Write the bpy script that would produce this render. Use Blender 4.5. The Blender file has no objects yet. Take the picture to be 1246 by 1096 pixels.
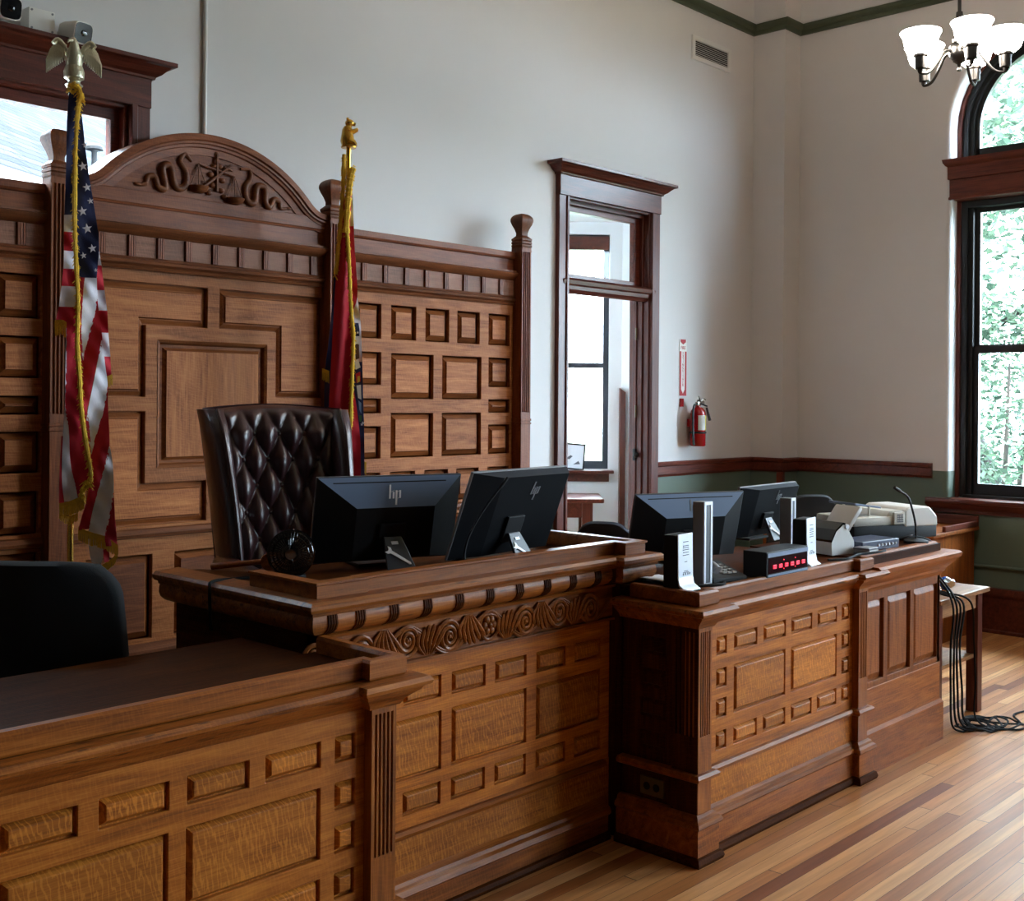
import bpy, bmesh, math, random
from mathutils import Vector, Matrix
from math import sin, cos, pi, radians, sqrt
random.seed(7)
SC = bpy.context.scene
COL = SC.collection
ORG = {}

# ------------------------------------------------------------------ materials
def _mat(name):
    m = bpy.data.materials.new(name); m.use_nodes = True
    nt = m.node_tree; b = nt.nodes['Principled BSDF']
    return m, nt, b

def srgb(r, g, b):
    f = lambda c: (c/255/12.92) if c/255 <= .04045 else ((c/255+.055)/1.055)**2.4
    return (f(r), f(g), f(b), 1)

def plain(name, col, rough=.5, metal=0, coat=0, bump=0, bscale=200, spec=.5, emit=None, estr=0, var=0):
    m, nt, b = _mat(name)
    b.inputs['Base Color'].default_value = col
    b.inputs['Roughness'].default_value = rough
    b.inputs['Metallic'].default_value = metal
    b.inputs['Coat Weight'].default_value = coat
    b.inputs['Specular IOR Level'].default_value = spec
    if emit:
        b.inputs['Emission Color'].default_value = emit
        b.inputs['Emission Strength'].default_value = estr
    tc = nt.nodes.new('ShaderNodeTexCoord')
    if bump or var:
        n = nt.nodes.new('ShaderNodeTexNoise'); n.inputs['Scale'].default_value = bscale; n.inputs['Detail'].default_value = 3
        nt.links.new(tc.outputs['Object'], n.inputs['Vector'])
        if bump:
            bp = nt.nodes.new('ShaderNodeBump'); bp.inputs['Strength'].default_value = bump; bp.inputs['Distance'].default_value = .004
            nt.links.new(n.outputs['Fac'], bp.inputs['Height']); nt.links.new(bp.outputs['Normal'], b.inputs['Normal'])
        if var:
            mx = nt.nodes.new('ShaderNodeMix'); mx.data_type = 'RGBA'
            mx.inputs[6].default_value = [c*(1-var) for c in col[:3]]+[1]
            mx.inputs[7].default_value = [min(1, c*(1+var)) for c in col[:3]]+[1]
            n2 = nt.nodes.new('ShaderNodeTexNoise'); n2.inputs['Scale'].default_value = bscale*.15
            nt.links.new(tc.outputs['Object'], n2.inputs['Vector'])
            nt.links.new(n2.outputs['Fac'], mx.inputs[0]); nt.links.new(mx.outputs[2], b.inputs['Base Color'])
    return m

def wood(name, dark, mid, light, axis='x', rough=.32, fleck=.5, scale=1., coat=.25, var=.18, spec=.35, scuff=0):
    """oak: stretched pores along the grain, wide figure, ray flecks across it; every piece its own offset"""
    m, nt, b = _mat(name)
    N, L = nt.nodes.new, nt.links.new
    tc = N('ShaderNodeTexCoord'); oi = N('ShaderNodeObjectInfo')
    off = N('ShaderNodeVectorMath'); off.operation = 'SCALE'; off.inputs[0].default_value = (17.3, 9.1, 23.7)
    L(oi.outputs['Random'], off.inputs['Scale'])
    add = N('ShaderNodeVectorMath'); add.operation = 'ADD'
    L(tc.outputs['Object'], add.inputs[0]); L(off.outputs[0], add.inputs[1])
    def mapped(sa, sc):
        mp = N('ShaderNodeMapping')
        s = [sc*scale]*3; s['xyz'.index(axis)] = sa*scale
        mp.inputs['Scale'].default_value = s
        L(add.outputs[0], mp.inputs['Vector']); return mp
    fine = N('ShaderNodeTexNoise'); fine.inputs['Scale'].default_value = 1; fine.inputs['Detail'].default_value = 4
    L(mapped(9, 260).outputs[0], fine.inputs['Vector'])
    fig = N('ShaderNodeTexNoise'); fig.inputs['Scale'].default_value = 1; fig.inputs['Detail'].default_value = 3; fig.inputs['Distortion'].default_value = 1.2
    L(mapped(2.2, 24).outputs[0], fig.inputs['Vector'])
    fl = N('ShaderNodeTexWave'); fl.bands_direction = 'DIAGONAL'; fl.inputs['Scale'].default_value = 1; fl.inputs['Distortion'].default_value = 9; fl.inputs['Detail'].default_value = 2.5; fl.inputs['Detail Scale'].default_value = 1.6
    L(mapped(46, 10).outputs[0], fl.inputs['Vector'])
    r1 = N('ShaderNodeValToRGB'); e = r1.color_ramp.elements
    e[0].position = .3; e[0].color = dark; e[1].position = .72; e[1].color = light
    x = e.new(.5); x.color = mid
    mixf = N('ShaderNodeMix'); mixf.inputs[0].default_value = .45
    L(fig.outputs['Fac'], mixf.inputs[2]); L(fine.outputs['Fac'], mixf.inputs[3])
    L(mixf.outputs[0], r1.inputs['Fac'])
    r2 = N('ShaderNodeValToRGB'); r2.color_ramp.elements[0].position = .72; r2.color_ramp.elements[0].color = (0, 0, 0, 1)
    r2.color_ramp.elements[1].position = .95; r2.color_ramp.elements[1].color = (fleck, fleck, fleck, 1)
    L(fl.outputs['Fac'], r2.inputs['Fac'])
    mx = N('ShaderNodeMix'); mx.data_type = 'RGBA'; mx.inputs[7].default_value = [min(1, c*1.35) for c in light[:3]]+[1]
    L(r2.outputs['Color'], mx.inputs[0]); L(r1.outputs['Color'], mx.inputs[6])
    if scuff:                                  # dark worn patches along an edge that gets knocked
        sc_ = N('ShaderNodeTexNoise'); sc_.inputs['Scale'].default_value = 1; sc_.inputs['Detail'].default_value = 3
        L(mapped(9, 70).outputs[0], sc_.inputs['Vector'])
        r3 = N('ShaderNodeValToRGB'); r3.color_ramp.elements[0].position = .60; r3.color_ramp.elements[0].color = (0, 0, 0, 1)
        r3.color_ramp.elements[1].position = .66; r3.color_ramp.elements[1].color = (scuff, scuff, scuff, 1); L(sc_.outputs['Fac'], r3.inputs['Fac'])
        m3 = N('ShaderNodeMix'); m3.data_type = 'RGBA'; m3.inputs[7].default_value = [c*.6 for c in dark[:3]]+[1]
        L(r3.outputs['Color'], m3.inputs[0]); L(mx.outputs[2], m3.inputs[6]); mx = m3
    hv = N('ShaderNodeHueSaturation'); mr = N('ShaderNodeMapRange'); mr.inputs[3].default_value = 1-var; mr.inputs[4].default_value = 1+var
    L(oi.outputs['Random'], mr.inputs[0]); L(mr.outputs[0], hv.inputs['Value']); L(mx.outputs[2], hv.inputs['Color'])
    L(hv.outputs['Color'], b.inputs['Base Color'])
    bp = N('ShaderNodeBump'); bp.inputs['Strength'].default_value = .25; bp.inputs['Distance'].default_value = .002
    L(fine.outputs['Fac'], bp.inputs['Height']); L(bp.outputs['Normal'], b.inputs['Normal'])
    b.inputs['Roughness'].default_value = rough; b.inputs['Specular IOR Level'].default_value = spec
    b.inputs['Coat Weight'].default_value = coat; b.inputs['Coat Roughness'].default_value = .18
    return m

def woods(prefix, dark, mid, light, **k):
    return {a: wood(f'{prefix}_{a}', dark, mid, light, a, **k) for a in 'xyz'}

def lin(r, g, b): return srgb(r, g, b)
OAK = woods('golden_oak', lin(108, 55, 14), lin(166, 92, 26), lin(206, 128, 48), rough=.46, fleck=.1, coat=.06, spec=.2)
OAKF = woods('figured_oak', lin(112, 58, 15), lin(162, 92, 27), lin(198, 123, 44), rough=.46, fleck=.42, coat=.06, spec=.2)
OAKD = woods('dark_and_shaded_oak', lin(38, 17, 4), lin(60, 28, 7), lin(82, 42, 12), rough=.5, fleck=.2, coat=0, spec=.03)  # dark tops and shoes; on side faces it serves as painted shade
ORED = woods('red_oak', lin(80, 38, 12), lin(132, 70, 24), lin(168, 98, 40), rough=.46, fleck=.15, coat=.04, spec=.2)
OAKM = woods('moulding_oak', lin(84, 40, 11), lin(134, 72, 21), lin(170, 100, 38), rough=.42, fleck=.08, coat=.1, spec=.18)
OAKS = woods('worn_oak', lin(82, 40, 12), lin(132, 72, 24), lin(172, 104, 42), rough=.46, fleck=.1, coat=.06, spec=.2, scuff=.75)
BACK = woods('aged_oak', lin(106, 57, 28), lin(156, 93, 50), lin(186, 121, 72), rough=.5, fleck=.15, coat=0, spec=.14)
BACKM = woods('umber_oak', lin(78, 38, 21), lin(122, 66, 39), lin(150, 91, 57), rough=.44, fleck=.15, coat=.05, spec=.22)
TILEW = woods('greyed_oak', lin(96, 60, 44), lin(130, 88, 68), lin(152, 108, 88), rough=.5, fleck=.2, coat=0, spec=.2)
BACKD = woods('aged_oak_moulding', lin(71, 37, 19), lin(104, 57, 30), lin(135, 78, 44), rough=.45, fleck=.1, coat=.02, spec=.2)
MAHO = woods('mahogany', lin(52, 20, 13), lin(84, 36, 24), lin(108, 52, 36), rough=.34, fleck=.1, coat=.1, spec=.3)
TABLE = woods('pine', lin(110, 70, 38), lin(150, 102, 60), lin(180, 130, 84), rough=.4, fleck=.1)

BLACKP = plain('black_plastic', lin(11, 12, 15), .6, bump=.1, bscale=600, spec=.3)
BLACKG = plain('black_gloss', lin(9, 9, 11), .12, coat=.4)
BLACKM = plain('matt_black_shell', lin(6, 7, 11), .7, spec=.08)
DARKG = plain('dark_grey_plastic', lin(46, 50, 58), .38)
SLATE_SHEEN = plain('slate_and_sky_sheen', lin(104, 121, 148), .4)  # on monitor facets this tone paints in the sky's reflection
NAVYP = plain('navy_plastic', lin(11, 15, 25), .65, spec=.12)
GREYP = plain('grey_plastic', lin(120, 120, 124), .45)
SILVER = plain('brushed_silver', lin(214, 220, 230), .38, metal=.15)
CHROME = plain('chrome', lin(215, 215, 215), .12, metal=1)
WHITEP = plain('white_plastic', lin(216, 214, 208), .42)
IVORY = plain('ivory_plastic', lin(206, 202, 190), .45)
BEIGEP = plain('beige_grey_plastic', lin(170, 165, 158), .45)
WHITEM = plain('white_enamel', lin(206, 206, 204), .4)
NICKEL = plain('dark_nickel', lin(62, 60, 58), .32, metal=1)
BRASS = plain('polished_brass', lin(222, 176, 76), .22, metal=.8)
EAGLE = plain('antique_brass', lin(206, 202, 176), .28, metal=.65, bump=.5, bscale=160)
GOLDF = plain('gold_fringe', lin(250, 184, 44), .75, bump=.9, bscale=420, var=.35)
REDC = plain('red_cloth', lin(196, 20, 44), .75, bump=.25, bscale=500, var=.08)
WHITEC = plain('white_cloth', lin(236, 232, 242), .75, bump=.25, bscale=500, var=.05)
NAVYC = plain('navy_cloth', lin(22, 30, 74), .75, bump=.25, bscale=500)
LEATHER = plain('oxblood_leather', lin(56, 30, 32), .3, coat=.3, bump=.35, bscale=260, var=.2)
FABRIC = plain('black_fabric', lin(15, 16, 20), .85, bump=.5, bscale=700)
FABRICB = plain('blue_black_fabric', lin(20, 26, 44), .8, bump=.5, bscale=700)
RED = plain('red_enamel', lin(156, 8, 16), .25, coat=.5)
REDS = plain('sign_red', lin(176, 18, 34), .5)
WHITES = plain('sign_white', lin(226, 224, 220), .5)
PAPER = plain('paper', lin(222, 224, 230), .7)
YELLOW = plain('label_yellow', lin(210, 196, 70), .5)
LABELG = plain('label_grey', lin(190, 190, 184), .5)
RUBBER = plain('black_rubber', lin(10, 10, 11), .5)
BRONZE = plain('bronze_plate', lin(92, 80, 48), .35, metal=.2)
GREENW = plain('green_moulding', lin(66, 74, 54), .5, bump=.15, bscale=80)
CABLE = plain('cable_black', lin(8, 8, 9), .7, spec=.2)
BROWNC = plain('seal_brown', lin(90, 56, 40), .8)
GREENC = plain('seal_green', lin(60, 110, 70), .8)
BLUEC = plain('seal_blue', lin(120, 150, 200), .8)
INK = plain('print_ink', lin(90, 94, 104), .6)
LED = plain('red_led', lin(80, 0, 0), .4, emit=(1, .02, .05, 1), estr=.32)
REDLENS = plain('smoked_red_lens', lin(34, 4, 8), .15)
LOGO = plain('logo_silver', lin(245, 247, 252), .3)
PAINTBLK = plain('black_sash_paint', lin(14, 15, 16), .35)

def wall_paint(name, col):
    m, nt, b = _mat(name)
    N, L = nt.nodes.new, nt.links.new
    tc = N('ShaderNodeTexCoord')
    n = N('ShaderNodeTexNoise'); n.inputs['Scale'].default_value = 1.3; n.inputs['Detail'].default_value = 4
    L(tc.outputs['Object'], n.inputs['Vector'])
    mx = N('ShaderNodeMix'); mx.data_type = 'RGBA'
    mx.inputs[6].default_value = [c*.95 for c in col[:3]]+[1]; mx.inputs[7].default_value = [c*1.04 for c in col[:3]]+[1]
    L(n.outputs['Fac'], mx.inputs[0]); L(mx.outputs[2], b.inputs['Base Color'])
    n2 = N('ShaderNodeTexNoise'); n2.inputs['Scale'].default_value = 9; n2.inputs['Detail'].default_value = 5
    L(tc.outputs['Object'], n2.inputs['Vector'])
    bp = N('ShaderNodeBump'); bp.inputs['Strength'].default_value = .12; bp.inputs['Distance'].default_value = .01
    L(n2.outputs['Fac'], bp.inputs['Height']); L(bp.outputs['Normal'], b.inputs['Normal'])
    b.inputs['Roughness'].default_value = .55
    return m
WALL = wall_paint('cream_plaster', lin(204, 202, 202))
SAGE = wall_paint('sage_wainscot', lin(90, 106, 92))
ROOMW = wall_paint('white_plaster', lin(226, 228, 230))
CEIL = wall_paint('ceiling_plaster', lin(222, 216, 206))
DARKWALL = wall_paint('fill_cutting_plaster', lin(48, 42, 36))  # unseen walls kept dark to cut fill light in the room

def glass_mat():
    m = bpy.data.materials.new('window_glass'); m.use_nodes = True
    nt = m.node_tree; nt.nodes.clear()
    N, L = nt.nodes.new, nt.links.new
    o = N('ShaderNodeOutputMaterial'); mix = N('ShaderNodeMixShader'); t = N('ShaderNodeBsdfTransparent'); g = N('ShaderNodeBsdfGlossy')
    g.inputs['Roughness'].default_value = .02
    lw = N('ShaderNodeLayerWeight'); lw.inputs['Blend'].default_value = .12
    t.inputs['Color'].default_value = (.96, .98, .98, 1)
    L(lw.outputs['Fresnel'], mix.inputs[0]); L(t.outputs[0], mix.inputs[1]); L(g.outputs[0], mix.inputs[2]); L(mix.outputs[0], o.inputs[0])
    return m
GLASS = glass_mat()

def floor_mat():
    m, nt, b = _mat('strip_floor')
    N, L = nt.nodes.new, nt.links.new
    def math_(op, a, c=None):
        n = N('ShaderNodeMath'); n.operation = op
        for i, v in enumerate((a, c)):
            if v is None: continue
            if isinstance(v, (int, float)): n.inputs[i].default_value = v
            else: L(v, n.inputs[i])
        return n.outputs[0]
    tc = N('ShaderNodeTexCoord'); sp = N('ShaderNodeSeparateXYZ'); L(tc.outputs['Object'], sp.inputs[0])
    w = .057
    yr = math_('DIVIDE', sp.outputs[1], w); row = math_('FLOOR', yr); fy = math_('FRACT', yr)
    wn = N('ShaderNodeTexWhiteNoise'); wn.noise_dimensions = '1D'; L(row, wn.inputs['W'])
    xs = math_('ADD', math_('DIVIDE', sp.outputs[0], 2.3), math_('MULTIPLY', wn.outputs['Value'], 7.3))
    colm = math_('FLOOR', xs); fx = math_('FRACT', xs)
    cmb = N('ShaderNodeCombineXYZ'); L(row, cmb.inputs[0]); L(colm, cmb.inputs[1])
    wn2 = N('ShaderNodeTexWhiteNoise'); wn2.noise_dimensions = '2D'; L(cmb.outputs[0], wn2.inputs['Vector'])
    ramp = N('ShaderNodeValToRGB'); r = ramp.color_ramp; r.interpolation = 'LINEAR'
    r.elements[0].position = 0; r.elements[0].color = lin(108, 56, 26)
    r.elements[1].position = 1; r.elements[1].color = lin(196, 146, 96)
    for p, c in ((.08, (134, 76, 38)), (.2, (162, 104, 58)), (.45, (182, 126, 76)), (.65, (170, 112, 64)), (.85, (192, 140, 90))):
        e = r.elements.new(p); e.color = lin(*c)
    L(wn2.outputs['Value'], ramp.inputs['Fac'])
    # grain
    off = N('ShaderNodeCombineXYZ'); L(math_('MULTIPLY', wn2.outputs['Value'], 40.), off.inputs[2])
    va = N('ShaderNodeVectorMath'); va.operation = 'ADD'; L(tc.outputs['Object'], va.inputs[0]); L(off.outputs[0], va.inputs[1])
    mp = N('ShaderNodeMapping'); mp.inputs['Scale'].default_value = (2.0, 42, 1); L(va.outputs[0], mp.inputs['Vector'])
    gn = N('ShaderNodeTexNoise'); gn.inputs['Scale'].default_value = 1; gn.inputs['Detail'].default_value = 5; gn.inputs['Distortion'].default_value = .8
    L(mp.outputs[0], gn.inputs['Vector'])
    hs = N('ShaderNodeHueSaturation'); mr = N('ShaderNodeMapRange'); mr.inputs[1].default_value = .25; mr.inputs[2].default_value = .75; mr.inputs[3].default_value = .72; mr.inputs[4].default_value = 1.22
    L(gn.outputs['Fac'], mr.inputs[0]); L(mr.outputs[0], hs.inputs['Value']); L(ramp.outputs['Color'], hs.inputs['Color'])
    # gaps
    gap = math_('MAXIMUM', math_('LESS_THAN', fy, .03), math_('LESS_THAN', fx, .0018))
    mx = N('ShaderNodeMix'); mx.data_type = 'RGBA'; mx.inputs[7].default_value = lin(48, 28, 16)
    L(gap, mx.inputs[0]); L(hs.outputs['Color'], mx.inputs[6]); L(mx.outputs[2], b.inputs['Base Color'])
    bp = N('ShaderNodeBump'); bp.inputs['Strength'].default_value = .3; bp.inputs['Distance'].default_value = .003; bp.invert = True
    L(gap, bp.inputs['Height']); L(bp.outputs['Normal'], b.inputs['Normal'])
    wr = N('ShaderNodeTexNoise'); wr.inputs['Scale'].default_value = 2.2; wr.inputs['Detail'].default_value = 4; L(tc.outputs['Object'], wr.inputs['Vector'])
    mr2 = N('ShaderNodeMapRange'); mr2.inputs[3].default_value = .3; mr2.inputs[4].default_value = .5; L(wr.outputs['Fac'], mr2.inputs[0])
    L(mr2.outputs[0], b.inputs['Roughness'])
    b.inputs['Specular IOR Level'].default_value = .2
    return m
FLOOR = floor_mat()

# ------------------------------------------------------------------ geometry helper
class MB:
    def __init__(s, M=None):
        s.bm = bmesh.new(); s.mi = 0; s.M = M
    def v(s, p):
        p = Vector(p)
        return s.bm.verts.new(s.M @ p if s.M else p)
    def f(s, vs):
        try:
            fc = s.bm.faces.new(vs); fc.material_index = s.mi; return fc
        except ValueError:
            return None
    def face(s, pts): return s.f([s.v(p) for p in pts])
    def box(s, x0, x1, y0, y1, z0, z1, bev=0):
        if bev: return s.rbox(x0, x1, y0, y1, z0, z1, bev)
        vs = [s.v((x, y, z)) for z in (z0, z1) for y in (y0, y1) for x in (x0, x1)]
        for q in ((0, 1, 3, 2), (4, 6, 7, 5), (0, 4, 5, 1), (2, 3, 7, 6), (0, 2, 6, 4), (1, 5, 7, 3)): s.f([vs[i] for i in q])
        return s
    def rbox(s, x0, x1, y0, y1, z0, z1, b):
        t = bmesh.new(); bmesh.ops.create_cube(t, size=1)
        for q in t.verts: q.co = Vector(((x0+x1)/2+q.co.x*(x1-x0), (y0+y1)/2+q.co.y*(y1-y0), (z0+z1)/2+q.co.z*(z1-z0)))
        bmesh.ops.bevel(t, geom=list(t.edges), offset=b, segments=2, affect='EDGES', profile=.6)
        s.merge(t); return s
    def merge(s, t):
        mp = {q: s.v(q.co) for q in t.verts}
        for fc in t.faces: s.f([mp[q] for q in fc.verts])
        t.free()
    def loops(s, ls, cap0=True, cap1=True, closed=True):
        R = [[s.v(p) for p in l] for l in ls]
        n = len(R[0])
        for a, b in zip(R, R[1:]):
            for i in range(n if closed else n-1):
                j = (i+1) % n; s.f([a[i], a[j], b[j], b[i]])
        if cap0: s.f(list(reversed(R[0])))
        if cap1: s.f(R[-1])
        return s
    def prism(s, poly, axis, a, b):
        def P(u, w, t): return {'x': (t, u, w), 'y': (u, t, w), 'z': (u, w, t)}[axis]
        return s.loops([[P(u, w, a) for u, w in poly], [P(u, w, b) for u, w in poly]])
    def lathe(s, prof, c=(0, 0, 0), n=24, axis='z', sq=False):
        c = Vector(c); ls = []
        for r, h in prof:
            l = []
            for i in range(n):
                t = 2*pi*(i+.5)/n; u, w = r*cos(t), r*sin(t)
                if sq: k = r/max(abs(cos(t)), abs(sin(t)))/1.0; u, w = k*cos(t), k*sin(t)
                l.append(c+Vector({'z': (u, w, h), 'x': (h, u, w), 'y': (w, h, u)}[axis]))
            ls.append(l)
        return s.loops(ls)
    def tube(s, pts, r, n=8, cap=True, flat=1., up=None):
        pts = [Vector(p) for p in pts]; ls = []; prev = None
        for i, p in enumerate(pts):
            d = (pts[min(i+1, len(pts)-1)]-pts[max(i-1, 0)])
            if d.length < 1e-9: d = Vector((0, 0, 1))
            d.normalize()
            if prev is None:
                a = Vector(up) if up else (Vector((0, 0, 1)) if abs(d.z) < .9 else Vector((1, 0, 0)))
            else: a = prev
            a = (a-d*a.dot(d))
            if a.length < 1e-6: a = d.orthogonal()
            a.normalize(); prev = a; b = d.cross(a)
            rr = r[i] if isinstance(r, (list, tuple)) else r
            ls.append([p+(a*cos(2*pi*k/n)+b*sin(2*pi*k/n)*flat)*rr for k in range(n)])
        return s.loops(ls, cap, cap)
    def sweep(s, path, prof, closed=False):
        """moulding: plan path (x,y), outward = right of travel; prof = closed polygon of (out,z)"""
        P = [Vector(p).to_2d() for p in path]; n = len(P); ls = []
        for i in range(n):
            def nrm(a, b): d = (b-a).normalized(); return Vector((d.y, -d.x))
            if closed or 0 < i < n-1:
                n1 = nrm(P[i-1], P[i]); n2 = nrm(P[i], P[(i+1) % n])
                m = n1+n2; m = m/m.dot(n1) if m.length > 1e-6 else n1
            elif i == 0: m = nrm(P[0], P[1])
            else: m = nrm(P[-2], P[-1])
            ls.append([(P[i].x+m.x*o, P[i].y+m.y*o, z) for o, z in prof])
        if closed: ls.append(ls[0]); return s.loops(ls, False, False)
        return s.loops(ls)
    def grid(s, fn, nu, nv, wrapu=False):
        R = [[s.v(fn(i/nu, j/nv)) for i in range(nu+(0 if wrapu else 1))] for j in range(nv+1)]
        for j in range(nv):
            for i in range(nu):
                k = (i+1) % nu if wrapu else i+1
                s.f([R[j][i], R[j][k], R[j+1][k], R[j+1][i]])
        return s
    def sphere(s, c, r, nu=16, nv=10):
        rx, ry, rz = (r, r, r) if isinstance(r, (int, float)) else r
        ls = []
        for j in range(nv+1):
            t = pi*min(max(j/nv, .02), .98)-pi/2
            ls.append([(c[0]+rx*cos(t)*cos(2*pi*i/nu), c[1]+ry*cos(t)*sin(2*pi*i/nu), c[2]+rz*sin(t)) for i in range(nu)])
        return s.loops(ls)
    def build(s, name, mat, parent=None, smooth=None, bevel=0, weld=True):
        bm = s.bm
        if weld: bmesh.ops.remove_doubles(bm, verts=bm.verts, dist=1e-5)
        bmesh.ops.recalc_face_normals(bm, faces=bm.faces)
        o = Vector(ORG.get(parent.name, (0, 0, 0))) if parent else Vector((0, 0, 0))
        if o.length: bmesh.ops.translate(bm, verts=bm.verts, vec=-o)
        me = bpy.data.meshes.new(name); bm.to_mesh(me); bm.free()
        for m in (mat if isinstance(mat, (list, tuple)) else [mat]): me.materials.append(m)
        if smooth is not None:
            for p in me.polygons: p.use_smooth = True
            me.set_sharp_from_angle(angle=radians(smooth))
        ob = bpy.data.objects.new(name, me); COL.objects.link(ob)
        if parent: ob.parent = parent; ORG[ob.name] = tuple(o)
        if bevel:
            md = ob.modifiers.new('bevel', 'BEVEL'); md.width = bevel; md.segments = 1; md.limit_method = 'ANGLE'; md.angle_limit = radians(40)
        return ob

def tag(o, label, cat, group=None):
    o['label'] = label; o['category'] = cat
    if group: o['group'] = group
    return o
def struct(o): o['kind'] = 'structure'; return o
def thing(name, label, cat, loc=(0, 0, 0), rot=0, group=None, world=False):
    """an Empty at the thing's base; world=True: its parts are given in room coordinates"""
    o = bpy.data.objects.new(name, None); o.empty_display_size = .1; COL.objects.link(o)
    o.location = loc; o.rotation_euler = (0, 0, rot)
    ORG[o.name] = tuple(loc) if world else (0, 0, 0)
    return tag(o, label, cat, group)
def solo(mb, name, mat, label, cat, loc=(0, 0, 0), group=None, **k):
    """a thing that is one mesh, given in room coordinates"""
    ob = None
    bmesh.ops.translate(mb.bm, verts=mb.bm.verts, vec=-Vector(loc))
    ob = mb.build(name, mat, **k); ob.location = loc
    return tag(ob, label, cat, group)
def dup(root, loc, rot, label):
    r = root.copy(); COL.objects.link(r); r.location = loc; r.rotation_euler = (0, 0, rot); r['label'] = label
    def rec(a, b):
        for ch in list(a.children):
            c = ch.copy(); COL.objects.link(c); c.parent = b; rec(ch, c)
    rec(root, r); return r

def inset(poly, d):
    """inward offset of a counter-clockwise polygon"""
    n = len(poly); out = []
    for i in range(n):
        p0, p1, p2 = (Vector(poly[i-1]), Vector(poly[i]), Vector(poly[(i+1) % n]))
        a = (p1-p0).normalized(); b = (p2-p1).normalized()
        n1 = Vector((-a.y, a.x)); n2 = Vector((-b.y, b.x)); m = n1+n2; m = m/m.dot(n1)
        out.append(tuple(p1+m*d))
    return out
def rect(x0, x1, z0, z1): return [(x0, z0), (x1, z0), (x1, z1), (x0, z1)]
def raised(mb, poly, y, steps, side=-1, axis='y'):
    """raised panel: steps of (inset, out); out is towards the room from plane y"""
    ls = []
    for d, h in steps:
        q = inset(poly, d) if d else poly
        if axis == 'y': ls.append([(u, y-h, w) for u, w in q])
        else: ls.append([(y-h, u, w) for u, w in q])
    mb.loops(ls, cap0=False); return mb
def frame_grid(mb, outer, holes, y, depth, axis='y'):
    """flat framing with openings: faces only where solid, plus the reveals of every opening"""
    x0, x1, z0, z1 = outer
    xs = sorted({x0, x1, *[h[0] for h in holes], *[h[1] for h in holes]}); zs = sorted({z0, z1, *[h[2] for h in holes], *[h[3] for h in holes]})
    def P(u, w, d): return (u, y+d, w) if axis == 'y' else (y+d, u, w)
    def solid(i, j):
        if not (0 <= i < len(xs)-1 and 0 <= j < len(zs)-1): return False
        cx, cz = (xs[i]+xs[i+1])/2, (zs[j]+zs[j+1])/2
        return not any(h[0] < cx < h[1] and h[2] < cz < h[3] for h in holes)
    for i in range(len(xs)-1):
        for j in range(len(zs)-1):
            if not solid(i, j): continue
            a, b, c, d = xs[i], xs[i+1], zs[j], zs[j+1]
            mb.face([P(a, c, 0), P(b, c, 0), P(b, d, 0), P(a, d, 0)])
            if not solid(i-1, j): mb.face([P(a, c, 0), P(a, d, 0), P(a, d, depth), P(a, c, depth)])
            if not solid(i+1, j): mb.face([P(b, c, 0), P(b, c, depth), P(b, d, depth), P(b, d, 0)])
            if not solid(i, j-1): mb.face([P(a, c, 0), P(a, c, depth), P(b, c, depth), P(b, c, 0)])
            if not solid(i, j+1): mb.face([P(a, d, 0), P(b, d, 0), P(b, d, depth), P(a, d, depth)])
    return mb
def fluted(mb, x0, x1, yf, yb, z0, z1, f0, f1, n=5):
    """square pilaster with n stopped flutes between heights f0 and f1"""
    w = (x1-x0)/(n*2+1)*1.0; k = x1-x0; m = k*.09; p = (k-2*m)/n; g = p*.56; d = .011
    mb.box(x0, x1, yf+d, yb, z0, z1)
    mb.box(x0, x1, yf, yf+d+.001, z0, f0); mb.box(x0, x1, yf, yf+d+.001, f1, z1)
    e = [x0]
    for i in range(n):
        c = x0+m+p*(i+.5); e += [c-g/2, c+g/2]
    e.append(x1)
    for i in range(0, len(e), 2): mb.box(e[i], e[i+1], yf, yf+d+.001, f0, f1)
    return mb
def fluted_y(mb, y0, y1, xf, xb, z0, z1, f0, f1, n=5):
    k = y1-y0; m = k*.09; p = (k-2*m)/n; g = p*.56; d = .011
    mb.box(xf+d, xb, y0, y1, z0, z1)
    mb.box(xf, xf+d+.001, y0, y1, z0, f0); mb.box(xf, xf+d+.001, y0, y1, f1, z1)
    e = [y0]
    for i in range(n):
        c = y0+m+p*(i+.5); e += [c-g/2, c+g/2]
    e.append(y1)
    for i in range(0, len(e), 2): mb.box(xf, xf+d+.001, e[i], e[i+1], f0, f1)
    return mb
def text_mesh(s, size, depth=.0006, font_scale_x=1.):
    c = bpy.data.curves.new('lettering', 'FONT'); c.body = s; c.size = size; c.extrude = depth; c.align_x = 'CENTER'; c.align_y = 'CENTER'
    ob = bpy.data.objects.new('lettering', c); COL.objects.link(ob)
    dg = bpy.context.evaluated_depsgraph_get(); dg.update()
    me = bpy.data.meshes.new_from_object(ob.evaluated_get(dg))
    bpy.data.objects.remove(ob); bpy.data.curves.remove(c)
    return me
def add_text(mb, s, size, M, depth=.0006):
    me = text_mesh(s, size, depth)
    base = [mb.v(M @ q.co) for q in me.vertices]
    for p in me.polygons: mb.f([base[i] for i in p.vertices])
    bpy.data.meshes.remove(me)
def smoothpath(pts, n=8):
    """Catmull-Rom through the points"""
    P = [Vector(p) for p in pts]; P = [P[0]*2-P[1]]+P+[P[-1]*2-P[-2]]; out = []
    for i in range(1, len(P)-2):
        for k in range(n):
            t = k/n; a, b, c, d = P[i-1], P[i], P[i+1], P[i+2]
            out.append(.5*((2*b)+(c-a)*t+(2*a-5*b+4*c-d)*t*t+(3*b-a-3*c+d)*t**3))
    out.append(P[-2]); return out
SKY, EXPO, LAMP = 6.0, 2.83, 9.0
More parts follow.
